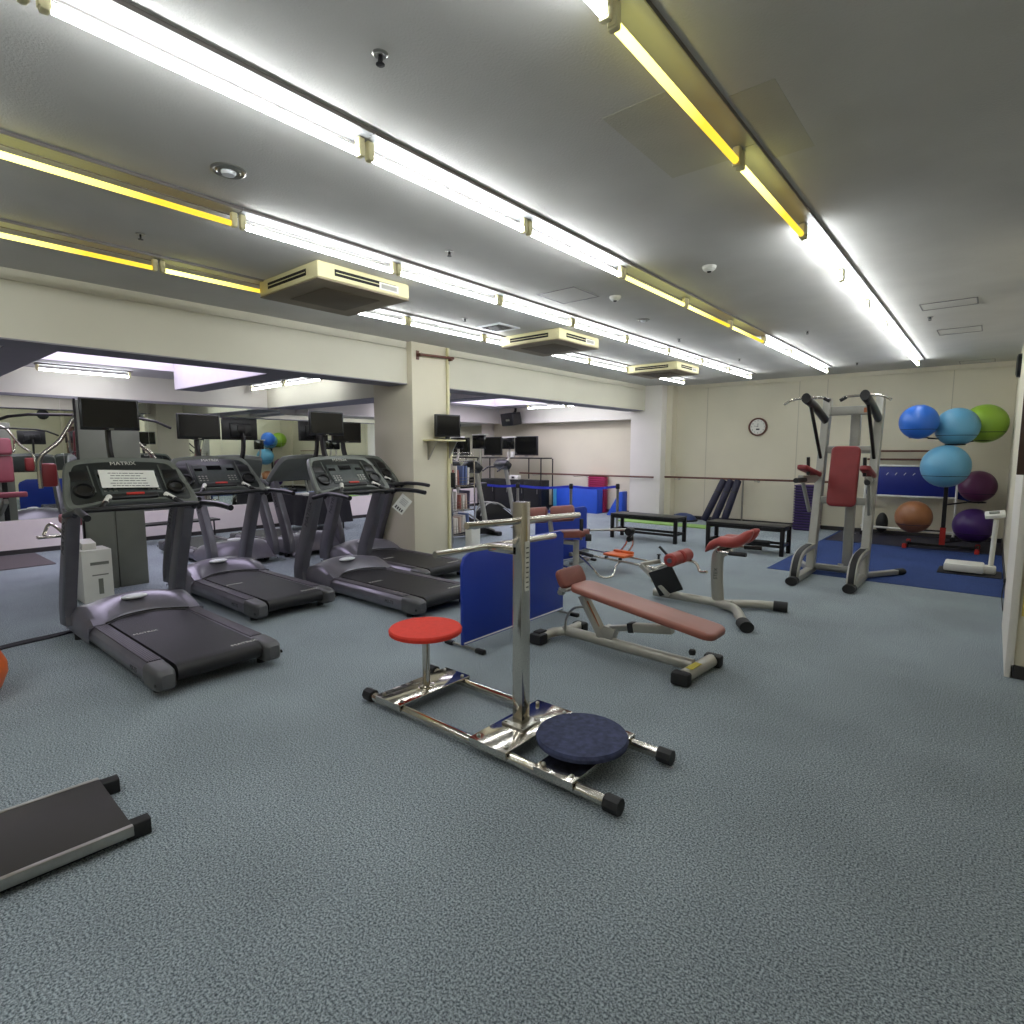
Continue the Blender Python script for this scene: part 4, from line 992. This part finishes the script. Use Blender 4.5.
# footprint runs toward the lower left, out of the frame
ex = Vector((-.02, -1.0, 0)).normalized(); 
c0 = Vector((-2.505, .65, 0)); c1 = Vector((-3.02, .66, 0)); dirn = Vector((-.06, -1, 0)).normalized(); L = 1.1
def slabpoly(mb, off0, off1, z0, z1, ext0=0, ext1=0, M=None):
    s = (c1-c0).normalized(); p = [c0+s*off0-dirn*ext0, c1-s*off1-dirn*ext0, c1-s*off1+dirn*(L+ext1), c0+s*off0+dirn*(L+ext1)]
    mb.prism([(q.x, q.y) for q in p], 'z', z0, z1, .003)
mb = W(t); slabpoly(mb, .018, .018, .055, .070); mb.build('ribbed_top', M_ribblack, t)
for k, nm in ((0, 'side_rail'), (1, 'side_rail')):
    s = (c1-c0).normalized(); q = c0 if k == 0 else c1
    o1 = q+(s*.0 if k == 0 else -s*.022); mb = W(t)
    P = [o1-dirn*.0, o1+s*.022, o1+s*.022+dirn*L, o1+dirn*L]
    mb.prism([(p.x, p.y) for p in P], 'z', .030, .072, .002); mb.build('side_rail', M_steel, t)
    mb = W(t); q2 = (c0+s*.045 if k == 0 else c1-s*.045); e = q2-dirn*.005
    mb.rtube([e+Vector((0, 0, .034))+dirn*.02, e-dirn*.06+Vector((0, 0, .034))], .055, .066, (0, 0, 1), .12); mb.build('rubber_foot', M_black, t); mb = W(t); mb.rtube([e+dirn*(L-.02)+Vector((0, 0, .034)), e+dirn*(L+.09)+Vector((0, 0, .034))], .055, .066, (0, 0, 1), .12); mb.build('rubber_foot', M_black, t)
mb = W(t); slabpoly(mb, .03, .03, .006, .055, -.03, -.03); mb.build('under_frame', M_blackm, t)

# ---------------------------------------------------------------- near left: orange dumbbell-like ball, cords
t = thing('medicine_ball', 'orange ball cut off at the left edge of the photo', 'ball', (-4.78, .385, 0))
MB().lathe([(0, 0), (.12, .012), (.2, .06), (.235, .15), (.235, .21), (.2, .30), (.12, .345), (0, .36)], seg=32).build('ball', M_orange, t)
t = thing('power_cord', 'pair of dark flat cords running from the nearest treadmill to the left', 'cord', (-6, .9, 0))
for d in (0, .05):
    mb = W(t); mb.tube(spline([(-5.95+d*.3, 1.25, .014), (-5.93+d, 1.05, .012), (-5.90+d, .8, .012), (-5.8+d, .5, .012)], 5), .011, 8); mb.build('cable', M_cord, t)

# ---------------------------------------------------------------- items on the pillar
t = thing('wall_bar', 'dark wooden bar on two brackets high on the cream pillar', 'bar', (-6.05, 5.48, 2.83))
mb = W(t); mb.tube([(-5.97, 5.17, 2.83), (-5.97, 5.80, 2.85)], .018, 10); mb.build('wooden_bar', M_wood, t)
for y in (5.2, 5.76):
    mb = W(t); mb.box((-6.045, y, 2.83), (.012, .05, .12), .003); mb.rtube([(-6.045, y, 2.83), (-5.96, y, 2.83)], .03, .04); mb.build('bracket', M_wood, t)
t = thing('wall_shelf', 'small cream shelf bracketed to the pillar under a television', 'shelf', (-6.05, 5.56, 1.69))
mb = W(t); mb.box((-5.92, 5.56, 1.69), (.26, .58, .02), .003); mb.build('shelf_board', M_ac, t)
for y in (5.36, 5.74):
    mb = W(t); mb.prism([(-6.05, 1.68), (-5.85, 1.68), (-6.03, 1.42), (-6.05, 1.42)], 'y', y-.006, y+.006); mb.build('bracket', M_steel, t)
t = thing('television', 'small black television standing on the shelf of the pillar', 'television', (-5.9, 5.6, 1.70))
mb = W(t); mb.box((-5.9, 5.6, 1.895), (.05, .42, .31), .01, R=rot('Z', -8)); c = mb.build('casing', M_blackp, t)
mb = W(t); mb.box((-5.9+.026, 5.6-.002, 1.90), (.002, .38, .26), R=rot('Z', -8)); mb.build('screen', M_screen, t)
mb = W(t); mb.box((-5.9, 5.6, 1.708), (.16, .2, .014), .004); mb.box((-5.9, 5.6, 1.73), (.03, .06, .05)); mb.build('stand', M_blackp, t)
t = thing('wall_conduit', 'cream cable duct running down the right edge of the pillar', 'conduit', (-6.04, 5.75, 0))
mb = W(t); mb.box((-6.035, 5.74, 1.55), (.028, .035, 2.88), .004); mb.build('duct', M_ac, t)
mb = W(t); mb.box((-6.03, 5.775, 1.48), (.04, .045, .24), .006); mb.build('junction_box', M_ac, t)
t = thing('wall_phone', 'small black handset on the right edge of the pillar', 'phone', (-6.0, 5.8, 1.2))
mb = W(t); mb.box((-6.05, 5.825, 1.12), (.10, .045, .22), .015); mb.build('handset', M_black, t)

# ---------------------------------------------------------------- magazine rack behind the pillar
t = thing('magazine_rack', 'chrome wire rack of magazines standing right behind the pillar', 'rack', (-6.5, 6.25, 0))
mb = W(t)
for x, y in ((-6.75, 6.0), (-6.25, 6.0), (-6.75, 6.5), (-6.25, 6.5)): mb.tube([(x, y, .03), (x, y, 1.42)], .011, 8)
mb.build('posts', M_chrome, t)
for z in (.25, .62, 1.0, 1.38):
    mb = W(t)
    mb.tube([(-6.75, 6.0, z), (-6.25, 6.0, z), (-6.25, 6.5, z), (-6.75, 6.5, z)], .007, 6, closed=True)
    for i in range(9): mb.tube([(-6.75+.0625*i, 6.0, z), (-6.75+.0625*i, 6.5, z)], .003, 5)
    for i in range(1, 4): mb.tube([(-6.25, 6.0, z+.045*i), (-6.25, 6.5, z+.045*i)], .003, 5)
    mb.build('shelf', M_chrome, t)
magm = [mat('cover_%d' % i, c, .5) for i, c in enumerate([(206, 200, 196), (150, 90, 80), (96, 112, 156), (196, 172, 160), (70, 66, 90), (222, 216, 208)])]
random.seed(5)
for z, nm in ((.625, 'middle'), (1.005, 'upper'), (.255, 'lower')):
    for i in range(7):
        y = 6.05+.065*i; h = .22+.08*random.random(); tl = -8+16*random.random()
        o = MB().box((0, 0, h/2), (.22, .03, h), .003, R=rot('X', 0)).build('magazine', magm[random.randrange(6)])
        o.location = (-6.40-.05*random.random(), y, z+.012); o.rotation_euler = (math.radians(tl*.5), 0, 0)
        tag(o, 'magazine standing in the %s shelf of the wire rack behind the pillar' % nm, 'magazine', 'magazines in the %s shelf of the rack' % nm)
t = thing('bundle_basket', 'white plastic bin on the floor beside the magazine rack', 'bin', (-6.1, 6.35, 0))
mb = W(t); mb.box((-6.08, 6.28, .22), (.14, .2, .44), .015); mb.build('body', M_white, t)
mb = W(t); mb.box((-6.005, 6.28, .38), (.004, .12, .06)); mb.build('slot', M_greyp, t)

# ---------------------------------------------------------------- cardio bikes in the annex
def bike():
    t = thing('exercise_bike', 'x', 'exercise machine')
    mb = MB(); mb.prism([(-1.0, .06), (-.95, .30), (-.75, .46), (-.5, .42), (-.1, .16), (.12, .08), (.12, .04)], 'y', -.09, .09, .02); mb.build('drive_cover', M_blackm, t)
    mb = MB()
    for s in (-1, 1): mb.tube([(-.98, s*.1, .22), (-.86, s*.1, .42), (-.7, s*.1, .475), (-.45, s*.1, .42), (-.1, s*.1, .18), (.1, s*.1, .1)], .016, 8, smooth=3)
    mb.build('cover_trim', M_silver, t)
    mb = MB(); mb.box((-1.0, 0, .04), (.08, .56, .08), .02); mb.box((.12, 0, .04), (.1, .5, .08), .02); mb.build('floor_bars', M_black, t)
    mb = MB(); mb.otube([(.0, 0, .08), (-.08, 0, .5), (-.22, 0, 1.12), (-.26, 0, 1.25)], .07, .1); mb.build('mast', M_ivory, t)
    mb = MB(); mb.box((-.32, 0, 1.25), (.2, .42, .16), .05, R=rot('Y', 35)); c = mb.build('console', M_blackp, t)
    mb = MB(); mb.box((-.30, 0, 1.345), (.16, .3, .02), .01, R=rot('Y', 20)); mb.build('console_top', M_silver, c)
    mb = MB(); mb.tube([(-.26, 0, 1.25), (-.14, 0, 1.4), (-.12, 0, 1.62)], .025, 10, smooth=3); mb.build('screen_arm', M_ivory, t)
    mb = MB(); mb.box((-.16, 0, 1.70), (.05, .36, .24), .01); s_ = mb.build('screen', M_screen, t)
    mb = MB(); mb.box((-.14, 0, 1.83), (.1, .37, .02), .006); mb.build('screen_hood', M_white, s_)
    for s in (-1, 1):
        mb = MB(); mb.tube([(-.3, s*.15, 1.2), (-.5, s*.25, 1.2), (-.66, s*.25, 1.12)], .018, 8, smooth=3); mb.build('handlebar', M_black, t)
    mb = MB(); mb.otube([(-.85, 0, .4), (-.95, 0, .82)], .06, .06); mb.build('seat_post', M_silver, t)
    mb = MB(); pad(mb, (-1.12, 0, .84), (-.78, 0, .86), .24, .08, ends=.08); mb.build('saddle', M_black, t)
    return t
bk = bike(); bk.location = (-7.9, 9.45, 0); bk.rotation_euler = (0, 0, math.radians(80)); bk['label'] = 'exercise bike nearest the blue barrier belt, pale mast and dark wedge body'; bk['group'] = 'exercise bikes in the annex'
dup(bk, (-7.05, 7.65, 0), 80, 'exercise bike partly hidden by the wire magazine rack', 'exercise bikes in the annex')
dup(bk, (-8.75, 8.75, 0), 85, 'farther exercise bike near the mirrors behind the magazine rack', 'exercise bikes in the annex')

# ---------------------------------------------------------------- cabinet, frame table and televisions in the annex corner
t = thing('low_cabinet', 'long black low cabinet under the televisions in the annex corner', 'cabinet', (-9.85, 11.75, 0))
M_cab = mat('cabinet_black', (10, 10, 12), .5)
mb = W(t); mb.box((-9.85, 11.78, .39), (2.05, .42, .78), .01); mb.build('body', M_cab, t)
for i in range(4):
    mb = W(t); mb.box((-10.62+.51*i, 11.562, .39), (.49, .012, .72), .004); d = mb.build('door', M_cab, t)
    mb = W(t); mb.box((-10.42+.51*i, 11.55, .5), (.012, .012, .12), .003); mb.build('handle', M_steel, d)
t = thing('frame_table', 'tall black tubular table standing over the low cabinet', 'table', (-9.85, 11.8, 0))
mb = W(t); mb.box((-9.87, 11.8, 1.35), (2.25, .4, .03), .004); mb.build('top', M_blackm, t)
for x in (-10.96, -10.2, -9.5, -8.76):
    for y in ((11.54, 12.04) if x in (-10.96, -8.76) else (11.98,)):
        z0 = 0 if x in (-10.96, -8.76) else .8
        mb = W(t); mb.tube([(x, y, z0+.0), (x+.0, y-(.0), 1.335)], .016, 8); mb.build('leg', M_blackm, t)
def flat_tv(x0, x1, z0, z1, y, lab):
    t = thing('television', lab, 'television', ((x0+x1)/2, y, z0-.045), 0)
    mb = W(t); mb.box(((x0+x1)/2, y, (z0+z1)/2), (x1-x0, .05, z1-z0), .008); mb.build('casing', M_blackp, t)
    mb = W(t); mb.box(((x0+x1)/2, y-.026, (z0+z1)/2+.01), (x1-x0-.05, .002, z1-z0-.06)); mb.build('screen', M_screen, t)
    mb = W(t); mb.box(((x0+x1)/2, y, z0-.035), (.34, .2, .018), .004); mb.box(((x0+x1)/2, y+.01, z0-.015), (.1, .04, .05)); mb.build('stand', M_silver, t)
flat_tv(-9.78, -9.02, 1.42, 1.92, 11.75, 'black television on the tall frame table, right one, beside the white wall')
flat_tv(-10.9, -10.25, 1.42, 1.92, 11.75, 'black television on the tall frame table, left one in the annex corner')
tag(B(-9.95, -9.8, 11.62, 11.76, 1.366, 1.52, bev=.01).build('small_box', M_white), 'small white box on the frame table beside the right television', 'box')
t = thing('desk_radio', 'small white and grey device on top of the low cabinet', 'device', (-9.85, 11.7, .78))
mb = W(t); mb.box((-9.75, 11.7, .84), (.3, .16, .11), .02); mb.build('body', M_white, t)
mb = W(t); mb.box((-9.75, 11.617, .84), (.1, .006, .05), .002); mb.build('speaker_grille', M_blackp, t)
t = thing('loudspeaker', 'black loudspeaker mounted in the annex corner under the ceiling', 'speaker', (-9.95, 11.88, 2.22))
mb = W(t); mb.box((-10.02, 11.86, 2.39), (.52, .3, .33), .02, R=rot('Z', -12)@rot('X', 10)); b_ = mb.build('cabinet', M_blackp, t)
mb = W(t); mb.box((-10.0, 11.695, 2.35), (.16, .004, .05), R=rot('Z', -12)@rot('X', 10)); mb.build('badge', M_steel, b_)
mb = W(t); mb.rtube([(-9.98, 11.9, 2.5), (-9.98, 12.0, 2.62), (-9.98, 12.0, 2.69)], .05, .05, (1, 0, 0)); mb.build('bracket', M_blackm, t)
# folded blue mats, magenta steps, wedge
for i in range(4):
    tag(B(-8.6, -7.38, 12.0+.07*i, 12.062+.07*i, 0, .63, bev=.012).build('folded_mat', M_bluemat), 'bright blue folded gym mat standing on edge against the annex back wall', 'mat', 'blue folded mats on edge')
tag(B(-8.73, -8.62, 12.02, 12.24, 0, .62, bev=.02).build('folded_mat', mat('teal_vinyl', (64, 150, 190), .5)), 'pale teal mat standing left of the blue folded mats', 'mat')
for i in range(18):
    t = thing('step_board', 'magenta step board in the tall stack behind the blue folded mats', 'step board', (-7.6, 12.38, .052*i), 0, 'magenta step boards')
    MB().box((0, 0, .036), (.50, .16, .028), .008).build('tread', M_magenta, t)
    MB().box((0, 0, .011), (.46, .13, .022), .004).build('riser', M_maroon, t)
t = thing('foam_wedge', 'blue triangular foam wedge leaning at the pilaster', 'wedge', (-6.9, 12.1, 0))
mb = W(t); mb.prism([(-7.08, 0), (-6.66, 0), (-6.66, .58), (-6.74, .58)], 'y', 11.95, 12.2, .015); mb.build('wedge', M_bluemat, t)
# belt barrier
pts = [(-7.3, 8.85), (-6.35, 9.35), (-5.62, 9.9)]
BL = ['nearest the exercise bikes', 'in the middle, in front of the blue mats', 'rightmost, just left of the black bench']
for (x, y), l in zip(pts, BL):
    t = thing('barrier_post', 'slim steel belt barrier post ' + l, 'barrier post', (x, y, 0), 0, 'belt barrier posts')
    mb = MB(); mb.lathe([(0, 0), (.15, 0), (.15, .015), (.05, .03), (0, .03)], seg=24); mb.build('base', M_steel, t)
    mb = MB(); mb.tube([(0, 0, .03), (0, 0, .86)], .027, 12); mb.build('pole', M_steel, t)
    mb = MB(); mb.lathe([(0, .80), (.04, .80), (.04, .88), (.03, .9), (0, .9)], seg=16); mb.build('belt_head', M_blackm, t)
for (a, b, l) in (((-8.6, 9.0), pts[0], 'left length of the blue barrier belt before the exercise bikes'), (pts[0], pts[1], 'middle length of blue barrier belt between two posts'), (pts[1], pts[2], 'right length of blue barrier belt ending at the post by the bench')):
    a = Vector((*a, .845)); b = Vector((*b, .845)); d = (b-a).normalized(); n_ = Vector((-d.y, d.x, 0))
    P = [a.lerp(b, .02 + .96*i/10)-Vector((0, 0, .035*math.sin(PI*i/10))) for i in range(11)]
    mb = MB(); mb.sweep(P, [(-.0015, -.024), (.0015, -.024), (.0015, .024), (-.0015, .024)]); tag(mb.build('barrier_belt', M_bluestrap), l, 'barrier belt')

# ---------------------------------------------------------------- weight machine behind the nearest treadmill
t = thing('weight_machine', 'tall grey backed weight machine with rose seat and chrome arms behind the nearest treadmill', 'exercise machine', (-7.7, 1.99, 0))
mb = W(t); mb.box((-7.56, 1.85, 1.045), (.10, .29, 2.09), .01); mb.box((-7.56, 2.145, 1.045), (.10, .29, 2.09), .01); mb.build('rear_shroud', M_greyp, t)
mb = W(t); mb.box((-7.505, 1.70, 1.05), (.02, .02, 2.1), .003); mb.build('edge_strip', M_blackm, t)
mb = W(t); mb.rtube([(-7.7, 1.78, .04), (-8.6, 1.88, .04)], .08, .08); mb.rtube([(-7.7, 2.12, .04), (-8.6, 2.12, .04)], .08, .08); mb.rtube([(-8.6, 1.75, .04), (-8.6, 2.25, .04)], .08, .08); mb.rtube([(-7.75, 2.0, .0), (-7.75, 2.0, 2.05)], .12, .1, (1, 0, 0)); mb.rtube([(-7.7, 2.0, .3), (-8.5, 2.0, .62)], .09, .07, (0, 1, 0)); mb.build('frame', M_silver, t)
mb = W(t); mb.box((-7.68, 2.0, .55), (.14, .3, .9), .004); mb.build('weight_stack', M_blackm, t)
mb = W(t); pad(mb, (-8.18, 2.0, .72), (-8.62, 2.0, .74), .62, .10, side=(0, -1, 0)); mb.build('seat', M_pink, t, ang=60)
for z0, z1 in ((.95, 1.45), (1.47, 1.78)):
    mb = W(t); pad(mb, (-8.05, 2.0, z0), (-7.98, 2.0, z1), .44, .09, side=(0, 1, 0), ends=.05); mb.build('backrest', M_pink, t, ang=60)
for s in (-1, 1):
    mb = W(t); mb.tube([(-7.8, 2.0+s*.12, 2.02), (-7.85, 2.0+s*.22, 1.93), (-7.88, 2.0+s*.37, 1.66), (-7.9, 2.0+s*.53, 1.5), (-7.92, 2.0+s*.56, 1.35), (-7.92, 2.0+s*.56, 1.14)], .022, 10, smooth=4); a_ = mb.build('press_arm', M_chrome, t)
    mb = W(t); mb.box((-7.98, 2.0+s*.47, 1.28), (.10, .14, .26), .03); mb.build('arm_pad', M_maroon, a_)
    mb = W(t); mb.tube([(-7.85, 2.0+s*.3, 1.75), (-7.87, 2.0+s*.28, 1.55), (-7.95, 2.0+s*.22, 1.52), (-7.98, 2.0+s*.16, 1.60)], .018, 8, smooth=3); mb.build('inner_handle', M_chrome, t)
mb = W(t); mb.tube([(-8.3, 1.1, 1.84), (-8.3, 1.45, 1.95), (-8.3, 2.55, 1.95), (-8.3, 2.9, 1.84)], .016, 8, smooth=3); mb.tube([(-7.75, 2, 2.06), (-8.3, 2.0, 2.06), (-8.3, 2.0, 1.96)], .02, 8); mb.build('pull_down_bar', M_blackm, t)
mb = W(t); mb.tube([(-7.85, 1.62, .60), (-7.95, 1.5, .74), (-8.0, 1.44, .62)], .018, 8, smooth=4); mb.box((-7.95, 1.48, .60), (.1, .22, .03), .008); mb.build('foot_rest', M_chrome, t)
t = thing('carton', 'upright white carton on the floor behind the nearest treadmill upright', 'box', (-7.1, 1.66, 0))
mb = W(t); mb.box((-7.1, 1.66, .27), (.3, .26, .54), .006); c = mb.build('body', M_white, t)
mb = W(t); mb.box((-7.12, 1.62, .58), (.2, .12, .08), .004, R=rot('Y', 8)); mb.build('flap', M_white, t)
for z_, d_ in ((.4, (.004, .16, .03)), (.28, (.004, .14, .012)), (.16, (.004, .04, .16))):
    mb = W(t); mb.box((-6.948, 1.68, z_), d_); mb.build('printed_mark', M_greyp, c)
# floor mat, low bench and covered table in the annex
tag(B(-11.0, -9.75, .3, 1.86, 0, .012).build('door_mat', M_doormat), 'flat grey brown door mat by the low white wall at the left edge', 'mat')
t = thing('low_bench', 'low black slatted bench along the white low wall behind the nearest treadmill', 'bench', (-10.6, 3.6, 0))
mb = W(t)
for i in range(4): mb.box((-10.72+.085*i, 3.6, .335), (.07, 1.5, .03), .004)
mb.build('slatted_top', M_blackp, t)
for y in (2.95, 3.6, 4.25):
    mb = W(t); mb.tube([(-10.74, y, 0), (-10.72, y, .32)], .014, 8); mb.tube([(-10.44, y, 0), (-10.46, y, .32)], .014, 8); mb.tube([(-10.73, y, .14), (-10.45, y, .14)], .01, 8); mb.build('leg', M_blackm, t)
t = thing('covered_table', 'table under a dark cloth with loose papers beyond the third treadmill', 'table', (-10.2, 6.1, 0))
mb = W(t)
def cloth(u, v):
    a = 2*PI*u; hx, hy = .42, .5
    k = 1+.05*math.sin(9*a)*v+.08*v
    sx = math.copysign(min(1, abs(math.cos(a))*1.35), math.cos(a)); sy = math.copysign(min(1, abs(math.sin(a))*1.35), math.sin(a))
    return (-10.2+hx*k*sx, 6.1+hy*k*sy, .70-.56*v)
mb.grid(cloth, 64, 6); mb.raw([cloth(i/64, 0) for i in range(64)], [list(range(64))]); mb.build('cloth', mat('dark_cloth', (30, 29, 34), .9, noise=.2), t)
for x in (-10.5, -9.9):
    for y in (5.7, 6.5): mb = W(t); mb.tube([(x, y, 0), (x, y, .69)], .018, 8); mb.build('leg', M_blackm, t)
random.seed(11)
for i in range(6):
    o = MB().box((0, 0, .01), (.2+.04*random.random(), .26, .018+.01*i % .03), .002).build('paper_stack', M_paper if i % 3 else magm[2])
    o.location = (-10.48+.28*(i % 3), 5.85+.42*(i//3), .706); o.rotation_euler = (0, 0, random.random()*.2)
    tag(o, 'loose pile of papers on the dark covered table beyond the third treadmill', 'papers', 'papers on the covered table')

# ---------------------------------------------------------------- right wall items
struct('trim_15', B(.155, XR, YC-.02, 6.6, .0, 2.45, bev=.004), M_wallw)
t = thing('notice_board', 'dark brown framed board on the corner wall at the right edge', 'board', (.6, YC-.03, 1.38))
mb = W(t); mb.box((.62, YC-.045, 1.85), (1.0, .04, .92), .004); mb.build('frame', M_brownbd, t)
mb = W(t); mb.box((.64, YC-.067, 1.85), (.88, .006, .8)); mb.build('panel', M_wood, t)
tag(B(.215, .55, YC-.028, YC-.021, .44, .72).build('poster', M_yellow), 'yellow poster low on the corner wall at the right edge', 'poster')
for y, x, l in ((7.07, XR, 'round black wall speaker high on the right wall, nearer one'), (10.7, XR, 'round black wall speaker high on the right wall, farther one'), (4.55, XR2, 'round black wall speaker near the camera, seen only in the mirror')):
    t = thing('wall_speaker', l, 'speaker', (x, y, 2.72))
    mb = MB(); mb.lathe([(0, -.05), (.12, -.055), (.16, -.04), (.165, -.001), (0, -.001)], (0, 0, 0), 28, 'x'); mb.build('shell', M_blackp, t)
t = thing('wall_socket', 'white socket with plugged cord low on the right wall edge', 'socket', (.185, 7.2, .3))
mb = W(t); mb.box((.187, 7.2, .3), (.024, .08, .12), .005); mb.build('plate', M_white, t)
mb = W(t); mb.box((.165, 7.2, .3), (.03, .04, .04), .006); mb.tube([(.16, 7.2, .28), (.15, 7.2, .15), (.165, 7.1, .02)], .005, 6, smooth=4); mb.build('plug', M_black, t)
